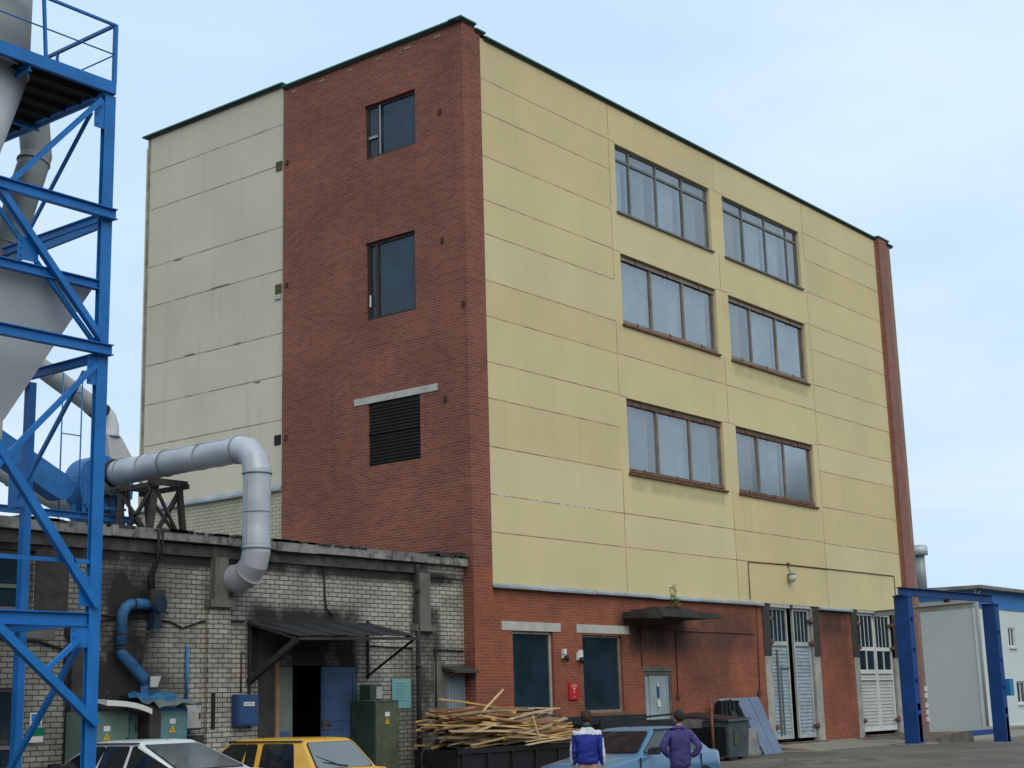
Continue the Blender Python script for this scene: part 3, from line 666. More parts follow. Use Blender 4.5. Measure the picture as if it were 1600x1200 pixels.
# loading doorway, left leaf swung open, right leaf shut
m=MB(); m.box(-7.3,-6.82,YWH-.02,YWH+.08,.0,3.55); m.build('dark_jamb',conc_drk2,wk)
m=MB(); m.box(-6.86,-6.78,YWH-.08,YWH+.2,.0,2.9); m.build('door_post',mat('orange_brown_post',(.32,.19,.10),var=.25,scale=3),wk)
m=MB(); m.box(-6.76,-6.28,YWH+.06,YWH+.1,.12,2.82); o=m.build('open_door_leaf',mat('grey_olive_door',(.17,.19,.17),var=.25,scale=1.5),wk)
m=MB(); m.box(-6.7,-6.34,YWH+.045,YWH+.06,.3,1.5); m.build('kick_panel',bluedoor,o)
m=MB(); m.box(-5.46,-4.41,YWH+.02,YWH+.07,.12,2.82); o=m.build('door_leaf',bluedoor,wk)
m=MB(); 
for (a,b,e,f) in ((-5.4,-4.47,.3,1.55),(-5.4,-4.47,1.68,2.7)): 
    m.box(a,b,YWH+.008,YWH+.02,e,e+.05); m.box(a,b,YWH+.008,YWH+.02,f-.05,f); m.box(a,a+.05,YWH+.008,YWH+.02,e+.05,f-.05); m.box(b-.05,b,YWH+.008,YWH+.02,e+.05,f-.05)
m.build('panel_moulding',bluedoor,o)
m=MB(); m.bar((-5.4,YWH-.03,1.62),(-5.2,YWH-.03,1.62),.02,.03); m.box(-5.44,-5.36,YWH-.02,YWH+.02,1.5,1.7); m.build('handle',rustm,o)
# sheet canopy
m=MB()
P=[(-7.58,YWH,3.70),(-4.0,YWH,3.76),(-4.12,-1.2,3.42),(-7.62,-1.2,3.36)]
n=10
for i in range(n):
    t0,t1=i/n,(i+1)/n; L=lambda a,b,t:Vector(a).lerp(Vector(b),t); o_=.012*(i%2)
    for (q0,q1) in ((0,.5),(.5,1)):
        A=L(P[0],P[1],t0);B=L(P[0],P[1],t1);C=L(P[3],P[2],t1);D_=L(P[3],P[2],t0)
        m.hexa([L(A,D_,q0)+Vector((0,0,o_)),L(B,C,q0)+Vector((0,0,o_)),L(B,C,q1)+Vector((0,0,o_)),L(A,D_,q1)+Vector((0,0,o_)),L(A,D_,q0)+Vector((0,0,o_+.012)),L(B,C,q0)+Vector((0,0,o_+.012)),L(B,C,q1)+Vector((0,0,o_+.012)),L(A,D_,q1)+Vector((0,0,o_+.012))])
cn=m.build('sheet_canopy',mat('dark_bitumen_sheet',(.02,.02,.023),rough=.75,var=.4,scale=2),wk)
m=MB(); m.bar((-7.6,-1.19,3.31),(-4.1,-1.19,3.37),.05,.06); m.bar((-4.12,-1.15,3.36),(-4.12,YWH-.02,2.6),.04,.04); m.bar((-7.58,-1.15,3.3),(-7.58,YWH-.02,2.5),.1,.12); m.bar((-4.1,YWH-.05,2.55),(-4.1,YWH-.05,3.84),.04,.04); m.bar((-7.58,YWH-.05,1.6),(-7.58,YWH-.05,3.74),.05,.05)
m.bar((-4.1,-1.19,3.36),(-4.1,YWH,3.78),.04,.05); m.bar((-7.6,-1.19,3.3),(-7.6,YWH,3.7),.04,.05)
m.build('canopy_bracket',sootsteel,cn)
# small grey door by the corner
m=MB(); m.box(-1.42,-.78,YWH-.04,YWH-.012,.15,2.6); o=m.build('side_door',slatedoor,wk)
m=MB(); 
for k in range(6): m.box(-1.4+k*.105,-1.388+k*.105,YWH-.047,YWH-.04,.15,2.6)
m.build('board_batten',frame_gr,o)
m=MB(); m.prism([(YWH-.0,2.86),(YWH-.45,2.72),(YWH-.45,2.67),(YWH-.0,2.78)],'x',-1.6,-.74); m.build('door_hood',conc_drk2,wk)
m=MB(); m.box(-1.86,-1.46,YWH-.02,YWH+.04,1.6,2.95); m.build('plaster_reveal',concrete,wk)
# cables along the wall
m=MB()
m.tube([(-5.44,YWH-.03,4.95),(-5.42,YWH-.03,4.3),(-5.38,YWH-.04,4.05),(-5.2,YWH-.05,3.9)],.022,6)
m.tube([(-10.1,YWH-.25,5.4),(-10.02,YWH-.12,4.9),(-10.15,YWH-.05,4.5),(-10.1,YWH-.05,4.1)],.03,7); m.tube([(-10.0,YWH-.25,5.4),(-9.93,YWH-.12,4.95),(-10.05,YWH-.05,4.55),(-10.02,YWH-.05,4.1)],.022,7)
m.tube([(-14.,YWH-.04,3.3),(-12.6,YWH-.04,3.26),(-12.0,YWH-.04,3.1),(-11.93,YWH-.06,2.2),(-11.95,YWH-.06,.3)],.03,6)
m.tube([(-11.2,YWH-.03,3.75),(-9.9,YWH-.03,3.70),(-9.6,YWH-.03,3.66),(-9.3,YWH-.03,3.55),(-8.8,YWH-.03,3.7),(-7.7,YWH-.03,3.72)],.018,6)
m.tube([(-4.1,YWH-.03,3.28),(-2.7,YWH-.03,3.24),(-1.8,YWH-.03,3.22),(-.8,YWH-.03,3.2)],.018,6); m.tube([(-1.8,YWH-.03,3.28),(-1.82,YWH-.03,1.9)],.02,6)
m.tube([(-7.7,YWH-.03,3.1),(-7.78,YWH-.03,3.1),(-7.78,YWH-.03,2.3)],.014,5); m.tube([(-12.,YWH-.04,3.15),(-11.3,YWH-.04,3.6),(-10.4,YWH-.04,3.9)],.015,5)
m.build('cable',cablem,wk)
m=MB(); m.tube([(-9.19,YWH-.05,2.1),(-9.2,YWH-.05,3.2)],.03,8); m.build('cable_pipe',blue_m,wk)
m=MB(); m.box(-8.15,-7.6,YWH-.012,YWH+.05,.2,1.35); m.box(-8.62,-8.52,YWH-.115,YWH-.09,1.6,2.3); m.build('wall_opening',dark,wk)
m=MB(); m.box(-9.35,-8.75,YWH-.06,YWH+.02,.1,1.5); m.build('boarded_niche',timber,wk)
# ================================================================== BLUE-AND-WHITE HALL AT THE RIGHT
bb=thing('cladded_hall','light grey hall with white front and blue band beyond the tall building','building',(43.6,4.8,0))
m=MB(); m.face([(43.6,4.8,-.2),(43.6,22,-.2),(43.6,22,6.85),(43.6,4.8,6.85)]); 
m.build('grey_side_wall',bwall,bb)
m=MB()
for y in (8.1,11.4,14.7): m.box(43.57,43.6,y-.03,y+.03,-.1,6.6)
m.build('cladding_joint',mat('cladding_joint_grey',(.3,.33,.33)),bb)
HW=[(47.55,48.5,4.12,5.08),(48.05,49.3,1.3,2.4),(46.0,46.3,4.2,5.0),(51.2,52.2,4.1,5.08),(52.,53.3,1.3,2.4)]
m=MB(); wall(m,'y',4.8,43.6,62,-.2,6.85,holes=HW,reveal=.2,matf=lambda u,z:0); m.build('white_front_wall',bwhite,bb)
m=MB(); m.box(43.9,62,4.755,4.8,5.95,6.85); m.build('blue_band',bband,bb)
m=MB(); m.box(43.55,43.6,4.8,22,6.42,6.80); m.build('blue_stripe',bband,bb)
m=MB(); m.box(43.52,43.75,4.74,4.8,-.1,6.85); m.box(43.54,43.6,4.8,4.98,-.1,6.4); m.build('corner_trim',white_p,bb)
m=MB(); m.tube([(43.5,4.72,.0),(43.5,4.72,6.5),(43.75,4.6,6.85)],.07,8); m.build('downpipe',galv2,bb)
m=MB(); m.hexa([(43.2,4.3,6.86),(62,4.3,6.86),(62,22,6.9),(43.2,22,6.9),(43.2,4.3,7.02),(62,4.3,7.0),(62,22,7.2),(43.2,22,7.2)]); m.build('roof',mat('weathered_roof_edge',(.2,.2,.19),var=.5,scale=1.5,dirtamt=.4),bb)
m=MB(); m.box(43.55,62,4.70,4.8,.05,.25); m.build('base_strip',bwall,bb)
for h in HW:
    w=window('y',4.8,*h,bb,mull=((h[0]+h[1])/2,) if h[1]-h[0]>.5 else (),fw=.07,fm=white_p,gm=g_low,depth=.08,back=None)
    S=MB(); S.pb('y',4.8,h[0]-.05,h[1]+.05,0,.1,h[2]-.1,h[2]-.02); S.build('sill',white_p,w)
RM=MB()
for h in HW: room(RM,'y',4.8,*h,.6)
RM.build('window_recess',dark,bb)
m=MB(); m.tube([(45.3,8.2,6.9),(45.3,8.2,8.95)],.24,14); ch=m.build('chimney',galv_d,bb)
m=MB(); m.tube([(45.3,8.2,8.9),(45.3,8.2,9.35)],.42,18); m.tube([(45.3,8.2,9.35),(45.3,8.2,9.43)],[.42,.2],18); m.build('cowl',galv,ch)
# ================================================================== DUCT, FAN, TRESTLE ON THE WORKSHOP ROOF
def arc(c,a,b,r,n=5):   # quarter bend about c from direction a to direction b
    c=Vector(c);a=Vector(a);b=Vector(b); return [c+a*r*math.cos(t*PI/2/n)+b*r*math.sin(t*PI/2/n) for t in range(n+1)]
DX=-8.10; DR_=.285; DZ=7.2; DYF=-.52
t=thing('exhaust_duct','fat galvanised duct running over the workshop eaves and bending down into the brick wall','duct',(DX,YWH,4.5))
m=MB(); rs=random.Random(9)
def dented(m,a,b,r,n=14):
    a=Vector(a);b=Vector(b); P=[a.lerp(b,i/n)+Vector((rs.uniform(-.006,.006),0,rs.uniform(-.006,.006)))*(0<i<n) for i in range(n+1)]
    t_=MB(); t_.tube(P,[r+rs.uniform(-.005,.004) for _ in P],28)
    ax=(b-a).normalized()
    for v in t_.v:
        for c,dd,rr in dents:
            q=(v-c).length
            if q<rr: v+= (Vector(c)-Vector(v)).normalized()*0 + dd*(1-q/rr)
    o=len(m.v); m.v+=t_.v; m.f+=[tuple(o+i for i in f) for f in t_.f]; m.mi+=t_.mi; m.sm+=t_.sm
dents=[(Vector((DX-.2,1.3,DZ+.2)),Vector((.03,0,-.035)),.4),(Vector((DX-.25,3.2,DZ+.1)),Vector((.03,0,-.02)),.4),(Vector((DX-.28,.6,DZ-.1)),Vector((.03,0,0)),.3),(Vector((DX-.2,-.7,5.7)),Vector((.02,.02,0)),.3)]
dented(m,(DX,4.1,DZ-.02),(DX,2.4,DZ),DR_); dented(m,(DX,2.4,DZ),(DX,.02,DZ),DR_-.006,20)
m.build('horizontal_pipe',galv,t)
# mitred bends made of straight gores
def gores(name,pts,r,mt):
    m=MB(); m.gore(pts,r); return m.build1(name,mt,t)
up=[Vector((DX,.2,DZ))]+arc((DX,.02,DZ-.52),(0,0,1),(0,-1,0),.52,3)+[Vector((DX,-.5,DZ-.62))]; gores('upper_bend',up,DR_,galv)
zb=5.1
m=MB(); dented(m,(DX,-.5,DZ-.52),(DX,-.5,zb),DR_-.004); m.build('vertical_pipe',galv,t)
lo=arc((DX,.02,zb-.02),(0,-1,0),(0,0,-1),.52,3); lo=[Vector((DX,-.5,zb+.08))]+[Vector(p) for p in lo]; lo.append(Vector((DX,.32,zb-.54))); gores('lower_bend',lo,DR_,galv)
m=MB()
def ring(m,p,ax,r,w=.03,h=.018):
    p=Vector(p);ax=Vector(ax).normalized(); m.tube([p-ax*w/2,p+ax*w/2],r+h,28)
ring(m,(DX,2.35,DZ),(0,1,0),DR_); ring(m,(DX,.04,DZ),(0,1,0),DR_); ring(m,(DX,-.5,DZ-.56),(0,0,1),DR_,.035,.022); ring(m,(DX,-.5,zb+.02),(0,0,1),DR_,.035,.022); ring(m,(DX,3.85,DZ),(0,1,0),DR_,.02,.008)
ring(m,(DX,-.5,5.85),(0,0,1),DR_,.012,.006); ring(m,(DX,-.3,4.62),(0,.75,-.66),DR_,.03,.015)
ring(m,(DX,1.2,DZ),(0,1,0),DR_,.008,.003); ring(m,(DX,3.1,DZ),(0,1,0),DR_,.008,.003)
m.build('joint_collar',galv_d,t)
m=MB(); m.box(DX-.31,DX+.31,3.18,3.23,6.76,6.8); m.bar((DX-.18,2.8,DZ+.225),(DX-.18,.1,DZ+.225),.008,.008); m.bar((DX-.285,-.52,zb+.1),(DX-.285,-.52,DZ-.7),.008,.008); m.build('seam_and_strap',galv_d,t)
m=MB(); m.tube([(DX,4.09,DZ-.02),(DX,4.21,DZ-.0)],DR_+.025,28); m.build('rubber_sleeve',plastic_bk,t)
# fan
FX,FZ=DX-.02,7.10
t=thing('extractor_fan','big blue snail-shell extractor fan on the roof feeding the galvanised duct','fan',(FX,4.8,5.45))
F0,F1=4.46,5.06
m=MB(); pts=[]; n=32
for i in range(n):
    a=2*PI*i/n; r=.60+.08*i/n
    pts.append((FX-.03+r*math.cos(a-PI/2),FZ-.12+r*math.sin(a-PI/2)))
m.prism(pts,'y',F0,F1); m.prism([(FX+.1,FZ-.4),(FX+.76,FZ-.4),(FX+.82,FZ+.42),(FX+.1,FZ+.42)],'y',F0+.01,F1-.01)
m.build('scroll_housing',blue_m,t)
m=MB(); m.tube([(FX,4.2,FZ+.05),(FX,4.32,FZ+.05),(FX,F0-.01,FZ)],[DR_,DR_,.42],28); m.build('inlet_cone',galv,t)
m=MB(); m.hexa([(FX+.12,F0,FZ+.45),(FX+.8,F0,FZ+.45),(FX+.8,F1,FZ+.45),(FX+.12,F1,FZ+.45),(FX+.1,4.58,8.12),(FX+.5,4.58,8.12),(FX+.5,4.95,8.12),(FX+.1,4.95,8.12)]); m.build('outlet_transition',galv2,t)
m=MB(); m.box(FX+.08,FX+.85,F0-.04,F1+.04,FZ+.41,FZ+.45); ring(m,(FX+.3,4.77,8.12),(0,0,1),.22,.05,.03); m.build('flange',galv_d,t)
m=MB(); m.tube([(FX+.3,4.77,8.12),(FX+.3,4.77,8.36),(FX+.22,4.77,8.56),(FX+.06,4.77,8.67)],.215,18,cap=False); m.build('outlet_bend',silver,t)
m=MB(); m.hexa([(FX-.25,F0+.05,5.45),(FX+.75,F0+.05,5.45),(FX+.75,F1,5.45),(FX-.25,F1,5.45),(FX-.35,F0+.05,6.55),(FX+.55,F0+.05,6.55),(FX+.55,F1,6.55),(FX-.35,F1,6.55)]) ; m.build('pedestal',mat('dark_blue_pedestal',(.015,.07,.2),rough=.6,var=.3),t)
m=MB()
for x in (FX+.15,FX+.35,FX+.7): m.bar((x,4.3,5.45),(x-.12,4.4,6.9),.05,.05)
m.bar((FX-.7,4.3,5.5),(FX-.4,4.42,6.5),.05,.05)
m.build('support_leg',sootsteel,t)
# grey transfer duct from the fan up to the hopper, and the lower one behind
t=thing('transfer_duct','slim grey duct rising from the fan outlet to the hopper','duct',(FX,4.77,8.6))
m=MB(); m.tube([(FX+.08,4.77,8.66),(FX-.15,4.76,8.76),(-10.0,4.6,9.5),(-11.6,4.4,10.15)],.21,18); m.build('pipe',galv2,t)
m=MB(); d=Vector((-1.6,-.3,.72)); ring(m,(FX-.2,4.76,8.78),d,.21); ring(m,(-9.6,4.63,9.34),d,.21,.03,.01); m.build('joint_collar',galv_d,t)
m=MB(); m.tube([(FX+.1,4.77,8.63),(FX-.13,4.76,8.75)],.235,16); m.build('dark_joint',mat('dark_flexible_joint',(.05,.045,.06),rough=.8),t)
t=thing('return_duct','long grey duct sloping down behind the blue fan to the far side of the roof','duct',(-8.,6.2,5.45))
m=MB(); m.tube([(-11.6,6.4,8.05),(-10.25,6.2,7.55),(-6.6,6.0,6.1),(-6.3,6.0,5.5)],.22,18); m.build('pipe',galv2,t)
m=MB(); ring(m,(-9.4,6.13,7.2),(1,0,-.38),.22); ring(m,(-6.95,6.02,6.25),(1,0,-.38),.22); m.build('joint_collar',galv_d,t)
# conveyor
t=thing('blue_conveyor','blue rounded conveyor casing sloping down onto the roof beside the fan','conveyor',(-9.2,4.2,5.6))
m=MB()
def capsule(p,q,r,y0,y1,m):
    p=Vector((p[0],p[1]));q=Vector((q[0],q[1])); d=(q-p).normalized(); nrm=Vector((-d.y,d.x)); a0=math.atan2(nrm.y,nrm.x); poly=[]
    for i in range(11): a=a0-PI*i/10; poly.append((q.x+r*math.cos(a),q.y+r*math.sin(a)))
    for i in range(11): a=a0+PI-PI*i/10; poly.append((p.x+r*math.cos(a),p.y+r*math.sin(a)))
    m.prism(poly,'y',y0,y1)
capsule((-12.8,8.25),(-9.62,6.72),.28,3.9,4.3,m); m.build('casing',blue_m,t)
m=MB(); m.bar((-10.4,4.1,6.85),(-10.4,4.1,5.6),.08,.08); m.bar((-9.2,4.1,6.4),(-9.2,4.1,5.6),.08,.08); m.bar((-11.6,4.1,7.4),(-11.6,4.1,5.6),.08,.08); m.build('support_leg',blue_m,t)
# blue roof platform
t=thing('roof_frame','low blue steel frame carrying the fan on the workshop roof','steel frame',(-9.5,4.5,5.45))
m=MB()
for y in (3.7,5.2): m.bar((-13.5,y,6.1),(-7.7,y,6.1),.12,.14,kind='I')
m.build('beam',blue_m,t)
for x in (-12.4,-10.6,-8.9,-8.0):
    m=MB(); m.box(x-.05,x+.05,3.65,3.75,5.45,6.03); m.box(x-.05,x+.05,5.15,5.25,5.45,6.03); m.build('post',blue_m,t)
m=MB(); m.bar((-9.3,3.6,6.3),(-8.2,3.6,6.3),.05,.05); m.bar((-9.28,3.6,6.15),(-9.28,3.6,7.2),.05,.05); m.build('guard_bar',blue_m,t)
# cage ladder
t=thing('thin_ladder','thin blue ladder rising beside the fan','ladder',(-9.0,4.3,6.2))
m=MB()
for x in (-9.42,-8.92): m.tube([(x,4.3,6.1),(x,4.3,9.3)],.018,6)
m.build('side_rail',blue_m,t); m=MB()
for z in (7.95,8.9): m.tube([(-9.42,4.3,z),(-8.92,4.3,z)],.014,6)
m.build('rung',blue_m,t)
# trestle under the duct
t=thing('pipe_trestle','black cross-braced trestle under the horizontal duct','trestle',(-8.3,2.7,5.45))
x0,x1,ya,yb=-8.62,-7.85,2.15,3.25
for (x,y) in ((x0,ya),(x1,ya),(x0,yb),(x1,yb)):
    m=MB(); m.bar((x+(.08 if x<-8.2 else -.08),y,6.72),(x+(-.1 if x<-8.2 else .1),y,5.4),.11,.11); m.build('leg',timber,t)
m=MB(); m.bar((x0-.1,ya,6.74),(x1+.12,ya,6.74),.12,.13); m.bar((x0-.1,yb,6.74),(x1+.12,yb,6.74),.12,.13); m.bar((x0,ya-.2,6.67),(x0,yb+.3,6.67),.1,.1); m.bar((x1,ya-.2,6.67),(x1,yb+.3,6.67),.1,.1)
m.build('cap_beam',timber,t)
m=MB()
for y in (ya,yb): m.bar((x0,y-.05,6.65),(x1,y-.05,5.45),.07,.05); m.bar((x1,y+.05,6.65),(x0,y+.05,5.45),.07,.05)
for x in (x0,x1): m.bar((x,ya,6.6),(x,yb,5.5),.05,.07); m.bar((x,yb,6.6),(x,ya,5.5),.05,.07)
m.build('cross_brace',timber,t)
# ================================================================== STEEL TOWER AT THE LEFT
TX,TY=-14.80,-4.35; TX2,TY2=-18.5,-.55
tw=thing('steel_tower','tall blue steel frame tower with braced columns and railed platform at the left','tower',(TX,TY,0))
zg=gz(TX,TY)
for i,(x,y) in enumerate(((TX,TY),(TX2,TY),(TX,TY2),(TX2,TY2))):
    m=MB(); th=.016; w=.2; zt=11.6
    m.box(x-w/2,x+w/2,y-.05,y-.05+th,gz(x,y),zt); m.box(x-w/2,x+w/2,y+.05-th,y+.05,gz(x,y),zt); m.box(x-th/2,x+th/2,y-.05+th,y+.05-th,gz(x,y),zt)
    c=m.build('column',blue,tw)
    m=MB(); m.box(x-.17,x+.17,y-.17,y+.17,gz(x,y)-.01,gz(x,y)+.02); m.build('base_plate',blue,c)
m=MB(); m.box(-14.62,-14.49,-2.24,-2.10,gz(-14.6,-2.2),7.28); m.build('slender_post',blue,tw)
m=MB(); m.box(-16.8,-16.68,-2.24,-2.10,gz(-16,-2.2),7.28); m.build('slender_post',blue,tw)
def beam(p,q,w,h,kind,name='beam',mt=None):
    m=MB(); m.bar(p,q,w,h,kind=kind); return m.build(name,mt or blue,tw)
yf=TY-.02
for z,w,h,k in ((9.60,.12,.17,'I'),(7.41,.12,.17,'I'),(3.31,.14,.2,'I'),(8.44,.12,.15,'I'),(4.16,.05,.06,'box')):
    xa=TX+.11 if z not in (8.44,4.16,3.31) else TX-.1
    yy=TY-.12 if z not in (8.44,4.16,3.31) else TY
    beam((TX2,yy,z),(xa,yy,z),w,h,k)
for z,h in ((9.58,.14),(7.32,.14),(3.3,.14)):
    beam((TX,TY+.1,z),(TX,TY2,z),.1,h,'I'); 
    beam((TX2,TY+.1,z),(TX2,TY2,z),.1,h,'I')
def brace(p,q,w=.09,kind='C',dd=.0): beam(p,q,w,w,kind,'brace')
yb_=TY-.085
brace((TX-.2,yb_,11.45),(-16.6,yb_,9.62),.075,'box')
brace((-16.75,yb_,9.55),(TX-.05,yb_,7.55),.10); brace((-16.72,yb_+.1,9.3),(TX-.1,yb_+.1,7.5),.06)
brace((TX-.15,yb_,7.15),(-17.9,yb_,4.0),.075,'box')
brace((-16.9,yb_,6.1),(TX-.0,yb_,3.5),.11); brace((-16.75,yb_+.09,6.1),(TX-.05,yb_+.09,3.75),.06)
brace((-17.1,yb_,3.7),(TX+.05,yb_,1.8),.12)
brace((TX-.28,yb_,3.02),(TX-.92,yb_,2.5),.07,'box')
# side plane braces
xb=TX+.0
brace((xb,TY+.45,11.45),(xb,-2.25,9.75),.05,'box'); brace((xb,TY+.42,9.63),(xb,-1.0,9.1),.001,'box')
brace((xb,TY+.4,7.15),(xb,-2.3,5.35),.055,'box'); brace((xb,TY+.3,2.95),(xb,-1.9,.6),.075,'box')
brace((xb,TY2-.1,11.4),(xb,-2.3,9.7),.05,'box')
def gus(x0,x1,z0,z1,y=None):
    y=yb_+.055 if y is None else y
    m=MB(); m.box(x0,x1,y-.008,y+.008,z0,z1)
    for bx_ in (x0+.05,x1-.05):
        for bz in (z0+.06,(z0+z1)/2,z1-.06): m.tube([(bx_,y-.008,bz),(bx_,y-.024,bz)],.014,6)
    m.build('gusset_plate',blue,tw)
gus(TX-.28,TX+.08,11.0,11.45); gus(TX-.28,TX+.06,3.5,3.95); gus(TX-.4,TX+.02,2.9,3.2); gus(TX-.26,TX+.1,6.85,7.31); gus(-16.35,-16.0,8.55,8.9)
m=MB(); m.box(xb-.01,xb+.01,-2.3,-2.05,9.35,9.7); m.box(xb-.01,xb+.01,-2.5,-2.05,5.2,5.9); m.build('gusset_plate',blue,tw)
beam((xb,TY+.1,9.47),(xb,-1.95,9.4),.06,.12,'box')
# platform with railing
PX0,PX1,PY0,PY1=-19.2,TX+.04,TY-.07,-.6
m=MB(); m.box(PX0,PX1-.05,PY0+.05,PY1,11.72,11.75)
for k in range(9): y=PY0+.3+k*.42; m.box(PX0,PX1-.1,y,y+.03,11.62,11.718)
m.build('platform_deck',deckm,tw)
m=MB(); m.bar((PX0,PY0,11.72),(PX1+.02,PY0,11.72),.07,.2,kind='C'); m.bar((PX1,PY0,11.70),(PX1,PY1,11.70),.07,.16,kind='C'); m.bar((PX0,-2.4,11.6),(PX1,-2.4,11.6),.07,.12,kind='I'); m.bar((-16.3,PY0,11.58),(-16.3,PY1,11.58),.07,.12,kind='I')
m.build('platform_edge_beam',blue,tw)
rl=MB(); z0,zt=11.8,12.82
rl.bar((PX0,PY0,zt),(PX1+.03,PY0,zt),.05,.06,kind='L'); rl.bar((PX1,PY0,zt),(PX1,PY1,zt),.05,.05,kind='L')
rl.tube([(PX0,PY0,12.3),(PX1,PY0,12.3)],.012,6); rl.tube([(PX1,PY0,12.3),(PX1,PY1,12.3)],.012,6)
r=rl.build('railing',blue,tw)
m=MB(); m.bar((PX1,PY0,z0),(PX1,PY0,zt),.06,.06)
for x in (-16.08,-17.5,-18.9): m.bar((x+.05,PY0,z0),(x-.03,PY0,zt),.045,.045)
for y in (-2.85,-1.3): m.bar((PX1,y,z0),(PX1,y,zt),.04,.04)
m.build('railing_post',blue,r)
# hopper held in the tower
t=thing('square_hopper','grey square hopper tapering down inside the blue tower','hopper',(-15.85,-3.2,6.3))
s_=.98; cx,cy=-15.86,-3.22
m=MB(); m.hexa([(cx-.1,cy-.1,6.35),(cx+.1,cy-.1,6.35),(cx+.1,cy+.1,6.35),(cx-.1,cy+.1,6.35),(cx-s_,cy-s_,8.42),(cx+s_,cy-s_,8.42),(cx+s_,cy+s_,8.42),(cx-s_,cy+s_,8.42)]); m.box(cx-s_,cx+s_,cy-s_,cy+s_,8.422,8.5); m.build('funnel',hop,t)
m=MB(); m.bar((cx-.11,cy-.11,6.35),(cx-s_-.005,cy-s_-.005,8.42),.045,.045); m.build('corner_seam',galv_d,t)
m=MB(); m.tube([(cx,cy,6.35),(cx,cy,5.7)],.12,14); m.build('spout',galv2,t)
# cyclone vessel standing through the platform
t=thing('cyclone_vessel','pale round cyclone vessel standing through the tower platform','vessel',(-16.6,-3.3,9.))
m=MB(); m.tube([(-16.62,-3.3,11.7),(-16.62,-3.3,15.5)],.88,40); m.build('cylinder',silver,t)
m=MB(); m.tube([(-16.62,-3.3,11.7),(-16.62,-3.3,9.2)],[.86,.14],40); m.build('cone',hop,t)
t=thing('sloping_grey_duct','thick grey duct bending down behind the tower platform','duct',(-14.,-1.4,8.))
m=MB(); q=-.62; m.gore([(-14.8+q,-1.4,12.75),(-14.3+q,-1.4,13.1),(-13.85+q,-1.4,12.95),(-13.6+q,-1.4,12.3),(-13.5+q,-1.4,11.55),(-13.85+q,-1.4,10.3),(-14.15+q,-1.4,9.2),(-14.5+q,-1.4,8.2)],.27,24); m.build('pipe',mat('dull_grey_duct',(.24,.25,.24),rough=.55,metal=.1,var=.2),t)
m=MB(); ring(m,(-13.55+q,-1.4,11.4),(-.25,0,-1),.27,.03,.02); ring(m,(-14.0+q,-1.4,9.75),(-.3,0,-1),.27,.03,.02); m.build('joint_collar',galv_d,t)
# ================================================================== GANTRY AND RAIL BY THE RIGHT GATES
t=thing('gantry_frame','dark blue steel portal frame standing in front of the right-hand gate','gantry',(21.5,-2.7,gz(21.5,-2.7)))
YG=-2.7
for (x,w) in ((17.95,.42),(25.55,.42)):
    zb_=gz(x,YG)-.03; zt=5.0
    P_=MB(); 
    for yy in (YG-.18,YG+.18): P_.bar((x-w*.5+.06,yy,zb_),(x-w*.5+.06,yy,zt),.12,.10); P_.bar((x+w*.5-.04,yy,zb_),(x+w*.5-.04,yy,zt),.08,.10)
    P_.box(x-w*.5,x-w*.5+.03,YG-.2,YG+.2,zb_,zt)
    k=0; z=zb_+.1
    while z<zt-.1: P_.box(x-.1,x+w*.5-.05,YG-.225,YG-.20,z,z+(.85 if k%2 else .85)); z+=.98; k+=1
    P_.box(x-w/2-.05,x+w/2+.05,YG-.25,YG+.25,zt,zt+.05)
    P_.box(x-.1,x+w/2-.05,YG-.225,YG-.2,zb_,zb_+1.3)
    p_=P_.build('post',blue_d,t)
    P_=MB(); P_.box(x-w/2-.1,x+w/2+.1,YG-.3,YG+.3,zb_-.05,zb_+.05); P_.build('base_plate',blue_d,p_)
m=MB(); m.bar((17.6,YG,5.18),(25.8,YG,5.24),.24,.26,kind='I'); m.build('crossbeam',blue_d,t)
m=MB(); m.box(21.52,21.68,YG-.1,YG+.1,4.96,5.06); m.build('rail_hanger',rustm,t)
m=MB(); m.box(25.82,26.2,YG-.35,YG-.15,1.75,2.35); m.build('switch_box',mat('cyan_blue_box',(.02,.2,.42),rough=.5),t)
m=MB(); m.bar((21.6,.3,4.72),(21.6,-3.65,4.82),.12,.2,kind='I')
tag(m.build('hoist_rail',mat('pale_grey_rail_paint',(.30,.32,.29),rough=.6,var=.25,rust=.3)),'pale grey hoist rail running out from the white gate beneath the blue gantry','rail')
# apron and retaining edge
m=MB(); 
def strip(m,x0,x1,ya,yb,za,zb,n=10):
    for i in range(n):
        a=x0+(x1-x0)*i/n;b=x0+(x1-x0)*(i+1)/n
        m.hexa([(a,ya,gz(a,ya)-.3),(b,ya,gz(b,ya)-.3),(b,yb,0-.3),(a,yb,-.3),(a,ya,max(za,gz(a,ya)+.012)),(b,ya,max(za,gz(b,ya)+.012)),(b,yb,zb),(a,yb,zb)])
strip(m,12.6,24.3,-2.1,.04,.0,.50)
m.prism([(12.6,.04),(12.6,-2.1),(11.2,-.6),(11.4,.04)],'z',.1,.36)
tag(m.build('concrete_apron',apron_m),kind='structure')
m=MB(); rs=random.Random(2)
xs=[18.9+.35*i for i in range(17)]
for i,(a,b) in enumerate(zip(xs,xs[1:])):
    h=lambda x:.30+.26*sm((x-18.9)/4.6)-.30*sm((x-24.0)/1.)
    za=h(a)+.0; zb=h(b); m.hexa([(a,-2.12,-.2),(b,-2.12,-.2),(b,-.2,-.2),(a,-.2,-.2),(a,-2.05,za+rs.uniform(-.02,.02)),(b,-2.05,zb),(b,-.2,max(zb,.5)),(a,-.2,max(za,.5))])
tag(m.build('retaining_edge',bank_m),'dark stained concrete retaining edge behind the blue gantry posts','kerb')
m=MB(); m.box(27.,43,-1.,2.5,-.1,.16); m.box(30,43.3,2.5,4.6,-.1,.3); tag(m.build('pavement',apron_m),kind='structure')
